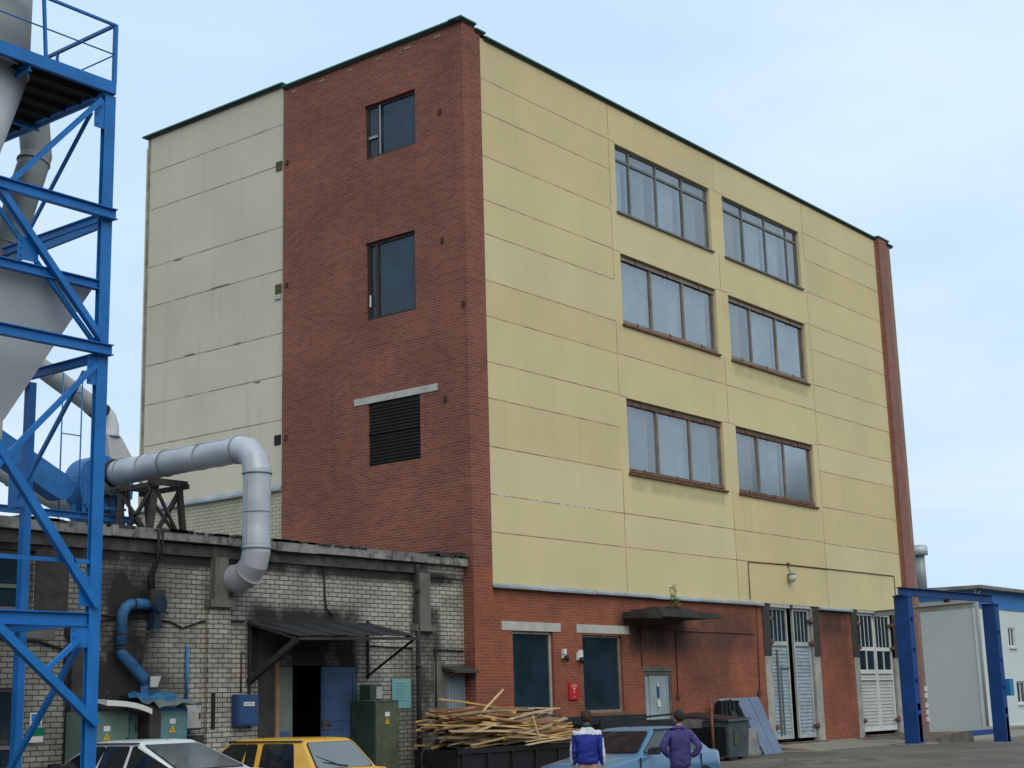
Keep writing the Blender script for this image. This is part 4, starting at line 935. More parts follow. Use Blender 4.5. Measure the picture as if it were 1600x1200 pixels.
m=MB(); m.box(27.5,36,1.2,1.6,.16,.36); tag(m.build('blue_kerb_beam',blue_d),'low blue beam lying along the pale hall forecourt','beam')
m=MB(); pts=[(17.95+.8*math.cos(i*PI/10)*(1+.1*math.sin(i*3)),YG+.75*math.sin(i*PI/10)) for i in range(20)]
m.prism(pts,'z',.1,gz(17.95,YG)+.02); tag(m.build('concrete_footing',apron_m),'pale round concrete footing under the left gantry post','footing')
# ground sheet
m=MB(); gx=[-400,-120,-60]+[-40+i*1. for i in range(91)]+[60,80,130,400,900]; gy=[-400,-150,-60]+[-36+i*1. for i in range(60)]+[40,90,300,900]
idx={}
for i,x in enumerate(gx):
    for j,y in enumerate(gy):
        idx[i,j]=len(m.v); m.v.append(Vector((x,y,gz(x,y))))
for i in range(len(gx)-1):
    for j in range(len(gy)-1): m.f.append((idx[i,j],idx[i+1,j],idx[i+1,j+1],idx[i,j+1])); m.mi.append(0); m.sm.append(True)
tag(m.build('ground',asphalt,base=(0,0,0)),kind='structure')
# ================================================================== CARS
def carpaint(name,c): return mat(name,c,rough=.32,var=.06,scale=1.,fine=5,spec=.5,coat=.5)
pane_m=mat('dark_car_window',(.012,.014,.016),rough=.06,var=.5,scale=2.5,spec=.8,dirtamt=.6,dirt=(.05,.055,.055))
tyre_m=mat('tyre_rubber',(.015,.015,.016),rough=.85,var=.2); rim_m=mat('wheel_rim',(.3,.3,.31),rough=.4,metal=.6)
trim_m=mat('black_car_trim',(.018,.018,.02),rough=.55,var=.2); lamp_r=mat('tail_lamp_red',(.28,.01,.012),rough=.25,var=.1,spec=.6); lamp_w=mat('head_lamp',(.5,.52,.52),rough=.15,var=.05,spec=.7)
seat_m=mat('grey_reflection_free_cloth',(.05,.05,.05))
def car(label,base,rz,paint,L,Wd,H,belt,cab,win,doors,hoodz,tailz,group=None,hatch=True,rear_glass=(.86,.1,.9),wiper=True):
    t=thing('parked_car',label,'car',base,None,rz)
    w=Wd/2; f=L/2; xb0,xt0,xt1,xb1=cab   # base front, roof front, roof rear, base rear (x forward)
    B=MB(); st=[(f,.62*w,.36,.50,.34),(f-.03,.84*w,.30,.58,.60),(f-.12,.93*w,.26,hoodz-.08,hoodz-.06),(f-.35,.97*w,.22,hoodz-.02,hoodz+.01),(xb0+.25,.99*w,.2,(hoodz+belt)/2,belt-.03),(xb0,w,.2,belt-.02,belt+.01),(0,w,.2,belt,belt+.01),(xb1,w,.2,belt,belt+.01)]
    if abs(xb1+f)>.35: st+=[(xb1-.12,.99*w,.2,belt,belt+.02),(-f+.12,.96*w,.24,tailz,tailz+.01),(-f+.02,.92*w,.28,tailz-.07,tailz-.05),(-f,.86*w,.34,tailz-.22,tailz-.2)]
    else: st+=[(-f+.1,.97*w,.24,tailz,tailz+.01),(-f+.03,.93*w,.28,tailz-.06,tailz-.04),(-f,.88*w,.34,tailz-.3,tailz-.28)]
    rings=[]
    for (x,hw,zb,zs,zc) in st:
        if zc<zs: zc=zs
        half=[(0,zb),(hw-.14,zb),(hw-.03,zb+.09),(hw,zb+.22 if zb+.22<zs-.05 else (zb+zs)/2),(hw-.005,(zb+zs)/2+.05),(hw-.025,zs-.05),(hw-.07,zs-.008),(hw*.6,(zs+zc)/2+.01),(0,zc+.015)]
        full=[(y,z) for y,z in half]+[(-y,z) for y,z in half[-2:0:-1]]
        rings.append(len(B.v)); B.v+=[Vector((x,y,z)) for y,z in full]; n=len(full)
    for a,b in zip(rings,rings[1:]):
        for k in range(n): B.f.append((a+k,a+(k+1)%n,b+(k+1)%n,b+k)); B.mi.append(0); B.sm.append(True)
    B.f.append(tuple(rings[0]+k for k in range(n))); B.mi.append(0); B.sm.append(False); B.f.append(tuple(rings[-1]+k for k in range(n))); B.mi.append(0); B.sm.append(False)
    # cabin
    wb=w-.07; wt=w*.72; zb=belt-.03; zr=H
    def corner_ring(x0,x1,hw,z,r,cr=0.):
        pts=[]
        for (cx_,cy_,a0) in ((x0-r,hw-r,0),(x1+r,hw-r,PI/2),(x1+r,-hw+r,PI),(x0-r,-hw+r,1.5*PI)):
            for k in range(4): a=a0+k*PI/6; pts.append(Vector((cx_+r*math.cos(a),cy_+r*math.sin(a),z)))
        return pts
    def lerp(a,b,t): return a+(b-a)*t
    R=[]; 
    for tt in (0,.5,.93): R.append(corner_ring(lerp(xb0,xt0,tt),lerp(xb1,xt1,tt),lerp(wb,wt,tt),lerp(zb,zr-.06,tt),.05))
    R.append(corner_ring(xt0-.02,xt1+.02,wt-.015,zr-.055,.06)); R.append(corner_ring(xt0-.07,xt1+.06,wt-.07,zr-.02,.09)); R.append(corner_ring(xt0-.25,xt1+.22,wt-.28,zr+.003,.12))
    idx=[]
    for r_ in R: idx.append(len(B.v)); B.v+=r_
    n=16
    for a,b in zip(idx,idx[1:]):
        for k in range(n): B.f.append((a+k,a+(k+1)%n,b+(k+1)%n,b+k)); B.mi.append(0); B.sm.append(True)
    B.f.append(tuple(idx[-1]+k for k in range(n))); B.mi.append(0); B.sm.append(True)
    body=B.build('body',paint,t,local=True)
    zt=zr-.06
    def side(x,z,s,o=.007):
        tt=(z-zb)/(zt-zb); return Vector((x,s*(lerp(wb,wt,tt)+o),z))
    z0,z1=belt+.035,zt-.035
    def xf(z): return lerp(xb0,xt0,(z-zb)/(zt-zb))
    def xr(z): return lerp(xb1,xt1,(z-zb)/(zt-zb))
    def sub(poly): # rounded a little
        return poly
    for s in (1,-1):
        for (a0,a1,b1,b0) in win:   # bottom-front, top-front, top-rear, bottom-rear as offsets; None = follow pillar
            pa0=xf(z0)-.10 if a0 is None else a0; pa1=xf(z1)-.07 if a1 is None else a1; pb1=xr(z1)+.07 if b1 is None else b1; pb0=xr(z0)+.10 if b0 is None else b0
            G=MB(); c=.05
            P=[side(pa0-c*.6,z0,s),side(pb0+c*.6,z0,s),side(pb0+c*.05,z0+c*.6,s),side(pb1+0.0,z1-c*.6,s),side(pb1+c*.6,z1,s),side(pa1-c*.5,z1,s),side(pa1,z1-c*.5,s),side(pa0,z0+c*.5,s)]
            G.face(P); G.build('side_window',pane_m,t,local=True)
            T=MB(); cen=sum(P,Vector())/len(P)
            Q=[side((p.x-cen.x)*1.035+cen.x+(.012 if p.x>cen.x else -.012),(p.z-cen.z)*1.07+cen.z,s,.003) for p in P]; T.face(Q); T.build('window_seal',trim_m,body,local=True)
    def endglass(xa,xb_,wa,wb_,za,zb_,name,o):
        G=MB(); n_=Vector((zb_-za,0,-(xb_-xa))); n_=n_.normalized()*(o if n_.x*o>0 or True else o)
        if o<0: n_=Vector((-(zb_-za),0,(xb_-xa))).normalized()*abs(o)
        A=[Vector((xa,wa-.04,za)),Vector((xa,-wa+.04,za)),Vector((xa+(xb_-xa)*.08,-wa,za+(zb_-za)*.08)),Vector((xa+(xb_-xa)*.92,-wb_,za+(zb_-za)*.92)),Vector((xb_,-wb_+.04,zb_)),Vector((xb_,wb_-.04,zb_)),Vector((xa+(xb_-xa)*.92,wb_,za+(zb_-za)*.92)),Vector((xa+(xb_-xa)*.08,wa,za+(zb_-za)*.08))]
        G.face([p+n_ for p in A]); g=G.build(name,glass_back if name=='rear_window' else pane_m,t,local=True)
        T=MB(); c=sum(A,Vector())/8; T.face([(p-c)*1.05+c+n_*.5 for p in A]); T.build('window_seal',trim_m,g,local=True); return g
    glass_back=mat('rear_window_glass',(.10,.12,.125),rough=.12,var=.3,scale=.9,spec=.9,coat=.6)
    za=belt+.03; zb2=zt-.02
    endglass(xf(za),xf(zb2),wb-.13,wt-.08,za,zb2,'windscreen',.012)
    rg=endglass(xr(za),xr(zb2),wb-.13,wt-.07,za,zb2,'rear_window',-.012)
    if wiper:
        T=MB(); p=Vector((xr(za+.03)-.03,-.05,za+.03)); T.bar(p,Vector((xr(za+.12)-.035,.42,za+.10)),.02,.015); T.bar(Vector((xr(za+.05)-.04,.1,za+.04)),Vector((xr(za+.22)-.03,.5,za+.2)),.015,.012); T.build('wiper',trim_m,t,local=True)
    T=MB()
    for s in (1,-1): T.bar((xt0-.05,s*(wt+.0),zr-.045),(xt1+.0,s*(wt+.0),zr-.045),.025,.02)
    T.build('roof_gutter',trim_m,body,local=True)
    # door shuts, handles, belt moulding
    T=MB()
    for s in (1,-1):
        for x in doors: T.box(x-.006,x+.006,s*(w-.03),s*(w+.003),.3,belt-.04)
        T.box(-f+.5,f-.6,s*(w-.02),s*(w+.012),.50,.56)
    T.build('door_shut_line',trim_m,body,local=True)
    for s in (1,-1):
        for x in doors[:-1] if len(doors)>1 else doors:
            T=MB(); T.box(x-.95*0-.28,x-.10,s*(w-.03),s*(w+.02),belt-.17,belt-.13)
        T.build('door_handle',trim_m,t,local=True)
        T=MB(); T.hexa([(xb0-.22,s*(w-.04),belt-.0),(xb0-.34,s*(w-.04),belt-.0),(xb0-.34,s*(w+.16),belt+.0),(xb0-.22,s*(w+.15),belt+.0),(xb0-.24,s*(w-.04),belt+.09),(xb0-.34,s*(w-.04),belt+.13),(xb0-.34,s*(w+.16),belt+.13),(xb0-.24,s*(w+.14),belt+.12)]); T.build('door_mirror',trim_m,t,local=True)
        T=MB(); T.box(-f-.012,-f+.1,s*(w-.1),s*(w-.42),tailz-.34,tailz-.16); T.build('tail_lamp',lamp_r,t,local=True)
        T=MB(); T.box(f-.06,f+.015,s*(w-.16),s*(w-.44),.5,.62); T.build('headlight',lamp_w,t,local=True)
    T=MB()
    for e in (1,-1): T.box(e*(f-.08),e*(f+.05),-w+.06,w-.06,.34,.5); 
    T.build('bumper',trim_m,t,local=True)
    T=MB(); T.box(-f-.06,-f-.05,-.26,.26,.58,.69); T.build('number_plate',white_p,t,local=True)
    T=MB(); T.box(xt0-.2,xt0-.17,-.005,.01,zr,zr+.04); T.tube([(xt1+.1,.0,zr-.01),(xt1-.02,.0,zr+.06)],.004,4); T.build('aerial',trim_m,t,local=True)
    for x in (f-.72,-f+.70):
        for s in (1,-1):
            T=MB(); T.tube([(x,s*(w-.2),.29),(x,s*(w-.0),.29)],.29,22); wh=T.build('wheel',tyre_m,t,local=True)
            T=MB(); T.tube([(x,s*(w-.02),.29),(x,s*(w+.008),.29)],.19,18); T.build('rim',rim_m,wh,local=True)
            T=MB(); T.tube([(x,s*(w-.25),.31),(x,s*(w+.001),.31)],.345,22); T.build('wheel_arch',trim_m,t,local=True)
    return t
white_c=carpaint('white_car_paint',(.66,.70,.70)); yel_c=carpaint('mustard_car_paint',(.66,.36,.035)); blue_c=carpaint('pale_blue_car_paint',(.05,.14,.26))
# x is forward
car('white five-door car with sloping rear window, parked beside the yellow one',(-12.75,-2.85,gz(-12.75,-2.85)+.0),PI/2,white_c,4.6,1.68,1.40,.93,(1.25,.45,-.82,-1.98),
    [(None,None,.02,.12),(.02,-.02,-.60,-.58),(-.70,-.70,None,None)],(1.2,.07,-.95),.80,.93,wiper=False)
car('mustard yellow three-door hatchback with a rear wiper',(-10.75,-3.92,gz(-10.7,-3.9)+.0),PI/2,yel_c,3.95,1.62,1.47,.96,(1.15,.45,-1.28,-1.72),
    [(None,None,.02,.08),(-.04,.0,-.24,-.26),(-.42,-.40,-1.08,-1.2)],(.9,-.3),.82,.98)
car('pale blue hatchback seen from its front, with two men standing before it',(-4.85,-7.1,gz(-4.8,-7.1)),PI,blue_c,4.02,1.66,1.39,.92,(.80,.10,-1.05,-1.75),
    [(None,None,-.28,-.25),(-.38,-.36,-1.0,-1.35)],(.85,-.33,-1.2),.80,.93)
# ================================================================== PEOPLE
skin=mat('skin',(.42,.25,.18),rough=.55,var=.1,scale=6); hair=mat('brown_hair',(.045,.024,.015),rough=.8,var=.4,scale=18,fine=60); hair2=mat('dark_hair',(.022,.017,.015),rough=.8,var=.4,scale=18,fine=60)
def skinmesh(name,verts,edges,m,parent,local_sub=2,root=0,folds=0.):
    me=bpy.data.meshes.new(name); me.from_pydata([v[:3] for v in verts],edges,[]); me.materials.append(m)
    o=bpy.data.objects.new(name,me); COL.objects.link(o); o.parent=parent
    md=o.modifiers.new('skin','SKIN'); md.use_smooth_shade=True
    bm=bmesh.new(); bm.from_mesh(me); lay=bm.verts.layers.skin.verify(); bm.verts.ensure_lookup_table()
    for i,v in enumerate(bm.verts):
        r=verts[i][3]; v[lay].radius=r if isinstance(r,tuple) else (r,r); v[lay].use_root=(i==root)
    bm.to_mesh(me); bm.free()
    s=o.modifiers.new('sub','SUBSURF'); s.levels=local_sub; s.render_levels=local_sub
    dg=bpy.context.evaluated_depsgraph_get(); me2=bpy.data.meshes.new_from_object(o.evaluated_get(dg)); o.modifiers.clear(); o.data=me2; me2.name=name
    if folds:
        from mathutils import noise as mn
        ns=[v.normal.copy() for v in me2.vertices]
        for v,nn in zip(me2.vertices,ns):
            q=v.co; v.co=q+nn*(folds*(mn.noise(Vector((q.x*9,q.y*9,q.z*15)))+.5*mn.noise(Vector((q.x*24+q.z*9,q.y*24,q.z*30)))))
    for p in me2.polygons: p.use_smooth=True
    return o
def hand(V,E,wrist,d,side,curl=.5):
    """palm + four fingers + thumb as branches of the body skeleton; d = direction of the hand, side = towards the thumb"""
    d=Vector(d).normalized(); s=Vector(side); s=(s-d*s.dot(d)).normalized(); nrm=d.cross(s)
    w=Vector(V[wrist][:3]); V.append((*(w+d*.06),(.03,.02))); p=len(V)-1; E.append((wrist,p))
    for k,(o,L) in enumerate(((.028,.07),(.010,.08),(-.010,.075),(-.027,.058))):
        b=w+d*.095+s*o; V.append((*b,.010)); i0=len(V)-1; E.append((p,i0))
        c=b+d*L*.5+nrm*curl*.012; V.append((*c,.009)); E.append((i0,i0+1)); e=c+(d*.6+nrm*curl).normalized()*L*.45; V.append((*e,.0075)); E.append((i0+1,i0+2))
    b=w+d*.03+s*.035; V.append((*b,.012)); i0=len(V)-1; E.append((p,i0)); V.append((*(b+(d*.6+s*.7).normalized()*.045),.0095)); E.append((i0,i0+1))
def person(label,base,rz,H,arms,jacket,yoke,trousers,hairm,turn=0.,collar=None,hem=.80,sleeve_white=None,cuffbare=False,legs=.12):
    t=thing('person',label,'person',base,None,rz); k=H/1.76
    S=lambda x,y,z,r:(x*k,y*k,z*k,(r[0]*k,r[1]*k) if isinstance(r,tuple) else r*k)
    # facing +Y locally
    V=[S(0,0,.95,(.14,.10)),S(0,0,1.10,(.13,.09)),S(0,-.01,1.27,(.13,.09)),S(0,-.01,1.38,(.08,.065)),S(0,.0,1.48,.052),S(0,.012,1.57,.055)]
    E=[(0,1),(1,2),(2,3),(3,4),(4,5)]
    for s in (-1,1):
        b=len(V); V+=[S(s*.09,0,.86,.088),S(s*legs*.95,.01,.48,.058),S(s*legs*1.05,-.02,.09,.04),S(s*legs*1.15,.13,.045,(.042,.03))]; E+=[(0,b),(b,b+1),(b+1,b+2),(b+2,b+3)]
    AJ=[]
    for s in (-1,1):
        a=arms[0 if s<0 else 1]; b=len(V)
        V+=[S(s*.17,-.01,1.37,.045),S(*a[0],.043),S(*a[1],.030)]; E+=[(3,b),(b,b+1),(b+1,b+2)]; AJ.append((b,b+1,b+2))
        d=Vector(V[b+2][:3])-Vector(V[b+1][:3]); hand(V,E,b+2,a[2] if len(a)>2 else d,a[3] if len(a)>3 else (0,1,0),.7)
    # head as part of the same skeleton
    hd=Matrix.Rotation(turn,3,'Z')
    hv=[(0,.012,1.615,(.068,.078)),(0,.012,1.665,(.078,.098)),(0,.0,1.715,(.076,.09))]
    b=len(V)
    for h in hv: V.append(S(*h))
    E+=[(5,b),(b,b+1),(b+1,b+2)]
    fc=hd@Vector((0,1,0)); fs=hd@Vector((1,0,0)); hc=Vector((0,.012,1.655))
    def HP(f,s,z,r): p=hc+fc*f+fs*s; V.append((p.x*k,p.y*k,z*k,r*k)); return len(V)-1
    ch=HP(.072,0,1.578,.026); E.append((b,ch)); ns=HP(.098,0,1.635,.013); E.append((b+1,ns)); n2=HP(.112,0,1.622,.010); E.append((ns,n2))
    for s in (-1,1): e=HP(-.005,s*.076,1.65,.014); E.append((b+1,e))
    body=skinmesh('body',V,E,skin,t)
    # face marks
    m=MB()
    for s in (-1,1):
        p=(hc+fc*.086+fs*s*.030)*k; m.ball((p.x,p.y,1.652*k),.011,.011,.007,8,6)
    m.build('eye',trim_m,body,local=True)
    m=MB(); p=(hc+fc*.09)*k; m.ball((p.x,p.y,1.598*k),.02,.012,.006,8,6); m.build('mouth',mat('lips',(.3,.12,.1)),body,local=True)
    # hair
    m=MB(); c=hc*k-fc*.014*k; n=22; mm=12; rings=[]
    rs=random.Random(1)
    for i in range(mm+1):
        th=PI*.80*i/mm; b0=len(m.v)
        for j in range(n):
            a=2*PI*j/n; dv=hd@Vector((math.sin(a),math.cos(a),0)); front=max(0,math.cos(a)); lim=th*(1-.52*front**1.0)
            if i>=mm-1: lim*=1.0
            q=1+rs.uniform(-.05,.06)
            r=Vector((dv.x*math.sin(lim)*.094,dv.y*math.sin(lim)*.108,0))*k*q
            m.v.append(Vector((c.x,c.y,(1.672)*k))+r+Vector((0,0,.112*k*math.cos(lim))))
        rings.append(b0)
    for a,b in zip(rings,rings[1:]):
        for j in range(n): m.f.append((a+j,b+j,b+(j+1)%n,a+(j+1)%n)); m.mi.append(0); m.sm.append(True)
    m.build('hair',hairm,t,local=True)
    # jacket
    V=[S(0,0,hem+.0,(.185,.125)),S(0,0,hem+.08,(.20,.14)),S(0,-.01,1.05,(.195,.135)),S(0,-.012,1.22,(.195,.145)),S(0,-.012,1.35,(.18,.13)),S(0,-.005,1.44,(.125,.105)),S(0,.003,1.52,(.082,.08))]
    E=[(i,i+1) for i in range(6)]
    for s in (-1,1):
        a=arms[0 if s<0 else 1]; A=Vector((s*.185,-.01,1.385)); B=Vector(a[0]); Cc=Vector(a[1]); b=len(V)
        M1=A.lerp(B,.5); M2=B.lerp(Cc,.5); e=B.lerp(Cc,.97 if not cuffbare else .8)
        V+=[S(*A,.082),S(*M1,.072),S(*B,.064),S(*M2,.058),S(*e,.05)]; E+=[(4,b),(b,b+1),(b+1,b+2),(b+2,b+3),(b+3,b+4)]
    jk=skinmesh('jacket',V,E,jacket,t,3,folds=.013)
    if yoke:   # white yoke + sleeve stripe of the tracksuit top, as faces of the same cloth in another colour
        jk.data.materials.append(yoke)
        for p in jk.data.polygons:
            c=p.center/k
            if c.z>1.385 or (abs(c.x)>.2 and abs(c.x)>.255-(1.4-c.z)*.02 and p.normal.x*c.x>.02): p.material_index=1
        me=jk.data
    if collar: m=MB(); m.tube([(0,.005,1.49*k),(0,.01,1.545*k)],[.078*k,.07*k],18); m.build('collar',collar,t,local=True)
    V=[S(0,0,.93,(.165,.12)),S(0,0,.86,(.16,.115))]; E=[(0,1)]
    for s in (-1,1):
        b=len(V); V+=[S(s*.095,0,.80,.10),S(s*legs*.97,.01,.48,.078),S(s*legs*1.05,-.02,.10,.066)]; E+=[(1,b),(b,b+1),(b+1,b+2)]
    skinmesh('trousers',V,E,trousers,t,3,folds=.016)
    for s in (-1,1):
        m=MB(); m.ball((s*legs*1.12*k,.07*k,.05),.055,.14,.05); m.build('shoe',trim_m,t,local=True)
    return t
wrinkle=dict(var=.35,scale=7,fine=18,bump=1.)
jk1=mat('royal_blue_tracksuit',(.016,.028,.26),rough=.65,**wrinkle); jk1w=mat('white_tracksuit_yoke',(.62,.63,.68),rough=.65,**wrinkle)
jk2=mat('purple_blue_work_jacket',(.05,.045,.17),rough=.8,**wrinkle)
p1=Vector((-8.05,-8.45)); p2=Vector((-6.98,-9.55))
hdg=math.atan2(.616,.788)-PI/2     # local +Y looks away from the camera
person('man in white-shouldered royal blue tracksuit top and beige trousers, back turned',(p1.x,p1.y,gz(*p1)),hdg-.12,1.78,
    (((-.232,-.03,1.13),(-.235,.04,.90),(0,.1,-1),(0,1,0)),((.232,-.03,1.13),(.232,.05,.90),(0,.1,-1),(0,1,0))),jk1,jk1w,mat('beige_trousers',(.30,.26,.19),**wrinkle),hair,turn=-.25,collar=mat('dark_green_collar',(.01,.05,.05)),hem=.89)
person('man in purple-blue work clothes, hands on hips, looking left',(p2.x,p2.y,gz(*p2)),hdg+.12,1.74,
    (((-.315,-.10,1.15),(-.175,.03,1.02),(.75,.55,-.35),(0,0,1)),((.315,-.12,1.15),(.19,-.02,1.0),(-.75,.5,-.35),(0,0,1))),jk2,None,mat('dark_work_trousers',(.035,.035,.06),**wrinkle),hair2,turn=.95,hem=.80)
# ================================================================== WOOD PILE, SKIPS, CLUTTER
t=thing('wood_container','low dark steel container holding the heap of sawn wood','container',(-1.1,-1.1,gz(-1.1,-1.1)))
m=MB(); zc=1.0; x0,x1,y0,y1=-3.45,1.25,-1.75,-.5
for (a,b,c_,d) in ((x0,x1,y0,y0+.05),(x0,x1,y1-.05,y1),(x0,x0+.05,y0+.05,y1-.05),(x1-.05,x1,y0+.05,y1-.05)): m.box(a,b,c_,d,gz(-2,-1.4)-.05,zc)
m.box(x0+.05,x1-.05,y0+.05,y1-.05,.3,.5); m.build('trough',skipm,t)
m=MB(); m.box(x0-.04,x1+.04,y0-.04,y0+.0,zc-.1,zc+.02)
for i in range(7): x=x0+.1+i*.86; m.box(x,x+.07,y0-.05,y0,gz(-2,-1.4),zc-.1)
m.build('rib',skipm,t)
pm=[]
for (ln,wd,hh) in ((3.9,.10,.028),(3.2,.06,.04),(2.4,.11,.022),(1.5,.08,.05),(2.9,.045,.045)):
    for w_i in range(4):
        me=None; M_=MB(); c=[(-ln/2),ln/2]; M_.box(-ln/2,ln/2,-wd/2,wd/2,-hh/2,hh/2)
        # slightly warped stick
        pm.append((M_,wood[w_i],ln))
proto=[]
for M_,wm,ln in pm:
    M2=MB(); bow=random.uniform(-.03,.03); n=4; x0_=M_.v[0].x; x1_=M_.v[1].x; ya=M_.v[0].y; yb2=M_.v[2].y; za=M_.v[0].z; zb2=M_.v[4].z
    for i in range(n):
        a=x0_+(x1_-x0_)*i/n; b=x0_+(x1_-x0_)*(i+1)/n; fb=lambda x:bow*(1-(2*x/(x1_-x0_))**2)*2; tp=lambda x:1-.25*abs(x-x0_)/(x1_-x0_)
        M2.hexa([(a,ya*tp(a),za+fb(a)),(b,ya*tp(b),za+fb(b)),(b,yb2*tp(b),za+fb(b)),(a,yb2*tp(a),za+fb(a)),(a,ya*tp(a),zb2+fb(a)),(b,ya*tp(b),zb2+fb(b)),(b,yb2*tp(b),zb2+fb(b)),(a,yb2*tp(a),zb2+fb(a))])
    me=bpy.data.meshes.new('board'); me.from_pydata([tuple(v) for v in M2.v],[],M2.f); me.materials.append(wm); proto.append((me,ln))
rs=random.Random(21)
def stick(me,c,rz,ry,lab='rough sawn board lying in the heap of scrap wood on the dark container',grp='sawn boards in the scrap wood heap',rx=0):
    o=bpy.data.objects.new('board',me); COL.objects.link(o); o.location=c; o.rotation_euler=(rx,ry,rz); tag(o,lab,'board',grp); return o
def pile_top(x): # profile of the heap
    t_=(x+3.7)/5.1
    return 1.02+ .86*min(1,max(0,t_)/.08)*(1 if t_<.5 else max(.22,1-(t_-.5)*1.75))
for i in range(215):
    me,ln=rs.choice(proto); xc=max(-3.55+ln*.5+rs.uniform(-.15,.3),min(1.45-ln*.5+rs.uniform(-.3,.1),rs.uniform(-3.,1.2)))
    zt=min(pile_top(max(-3.5,xc-ln*.3)),pile_top(min(1.2,xc+ln*.3)))
    fr=rs.random()**.6; z=1.0+(zt-1.0)*fr*.97
    y=-1.15+rs.uniform(-1,1)*(.72-.45*(z-1.))
    stick(me,(xc,y,z),rs.gauss(0,.065)+(PI if rs.random()<.5 else 0),rs.gauss(0,.05)+ (.04 if xc>-2 else -.01),rx=rs.uniform(-.6,.6))
longp=[p for p in proto if p[1]>2.5]
stick(longp[5][0],(-2.0,-1.3,1.88),0.05,.12,'pale long board near the top of the wood heap, its left end sticking up',None)
stick(longp[0][0],(-1.1,-1.2,1.80),-.05,.0,'long pale board across the very top of the wood heap',None)
thin=bpy.data.meshes.new('board'); T_=MB(); T_.box(-.62,.62,-.02,.02,-.015,.015); thin.from_pydata([tuple(v) for v in T_.v],[],T_.f); thin.materials.append(wood[0])
stick(thin,(-2.0,-1.5,1.96),.1,-.5,'single thin board poking steeply up out of the wood heap',None)
stick(longp[1][0],(-2.6,-1.6,1.5),.02,.03,'long board jutting out left of the wood heap over the brick wall',None)
stick(longp[4][0],(-1.4,-1.78,1.25),.03,.08,'long board resting on the front face of the wood heap',None)
th2=thin.copy(); th2.name='board'
o=stick(th2,(-.75,-1.8,1.4),.0,1.15,'short thin board standing nearly upright at the front of the wood heap',None); o.scale=(.45,1,1)
# long black skip
t=thing('long_skip','long black skip behind the blue car, below the pale door','skip',(3.4,-1.4,gz(3.4,-1.4)))
m=MB(); m.hexa([(1.3,-2.1,.2),(5.1,-2.1,.2),(5.1,-.9,.2),(1.3,-.9,.2),(1.1,-2.3,1.42),(5.45,-2.3,1.36),(5.45,-.7,1.36),(1.1,-.7,1.42)]); m.build('hull',skipm,t)
m=MB(); m.box(1.05,4.9,-2.36,-2.28,1.22,1.46); m.box(1.05,5.5,-.72,-.64,1.3,1.58); m.bar((1.1,-2.3,1.47),(5.4,-1.9,1.58),.06,.05); m.build('rim',mat('black_rim_steel',(.03,.032,.038),rough=.45,var=.4,metal=.3),t)
m=MB(); m.box(4.3,5.5,-2.4,-2.3,1.2,1.42); m.build('end_beam',mat('grey_mossy_beam',(.09,.09,.08),var=.5,scale=4),t)
# wheelie dumpster
t=thing('dumpster','grey-green dumpster with black sagging lid beside the leaning sheets','dumpster',(6.3,-1.9,gz(6.3,-1.9)))
zg2=gz(6.5,-2.2); X0,X1,Y0,Y1=6.25,7.4,-2.75,-1.15
m=MB(); m.hexa([(X0+.05,Y0+.05,zg2+.08),(X1-.12,Y0+.05,zg2+.08),(X1-.12,Y1,zg2+.08),(X0+.05,Y1,zg2+.08),(X0,Y0,1.34),(X1-.05,Y0,1.34),(X1-.05,Y1,1.34),(X0,Y1,1.34)])
m.build('bin_body',dump_g,t)
m=MB(); m.box(X0-.01,X0+.012,Y0+.1,Y1-.05,zg2+.15,1.2); m.build('side_panel',plastic_bk,t)
m=MB(); m.hexa([(X0-.06,Y0-.06,1.33),(X1+.0,Y0-.06,1.36),(X1,Y1+.05,1.5),(X0-.06,Y1+.05,1.46),(X0-.04,Y0-.02,1.38),(X1-.03,Y0-.02,1.41),(X1-.03,Y1+.03,1.58),(X0-.04,Y1+.03,1.53)]); m.build('lid',mat('black_lid',(.018,.018,.022),rough=.4,var=.4,scale=3),t)
m=MB(); m.box(X0+.28,X0+.4,Y0-.006,Y0+.0,.72,1.15); m.build('yellow_stain',mat('yellowed_scrawl',(.085,.075,.035),var=.5,scale=8),t)
for (x,y) in ((X0+.2,Y0+.2),(X1-.3,Y0+.2),(X0+.2,Y1-.2),(X1-.3,Y1-.2)):
    m=MB(); m.tube([(x-.03,y,zg2+.09),(x+.03,y,zg2+.09)],.08,12); m.build('castor',tyre_m,t)
m=MB(); m.tube([(6.12,-2.35,gz(5.5,-2.3)-.1),(6.1,-2.35,1.92)],.04,8); tag(m.build('rusty_post',rustm),'rusty upright post in front of the dumpster','post')
# leaning sheets
SD_=[Vector((11.0,-.25,1.92)),Vector((12.45,-.22,1.95)),Vector((10.95,-1.75,gz(11,-1.7)+.01)),Vector((9.85,-1.75,gz(10,-1.7)+.01))]
def sheet(o,lab,a=0.,b=1.,mt=sheetgrey):
    m=MB(); TL,TR,BR,BL=SD_; A=TL.lerp(TR,a)+o; B=TL.lerp(TR,b)+o; C_=BL.lerp(BR,b)+o; D=BL.lerp(BR,a)+o; nn=(B-A).cross(D-A).normalized()*.045
    m.hexa([D,C_,C_+nn,D+nn,A,B,B+nn,A+nn]); tag(m.build('leaning_sheet',mt),lab,'door sheet')
sheet(Vector((0,0,0)),'narrow blue-grey sheet leaning on the wall, nearest the pale gate',.58,1.)
sheet(Vector((-.02,-.03,0)),'blue-grey sheet leaning on the wall left of its narrow twin',.02,.53)
sheet(Vector((-.02,.08,0)),'dark filler added behind the two blue-grey sheets to darken their gap',-.02,1.0,plastic_bk)  # dark filler stands in for the shade in the gap
sheet(Vector((-.35,.16,.0)),'dark hollow sheet leaning behind the blue-grey ones',.0,.3,plastic_bk)
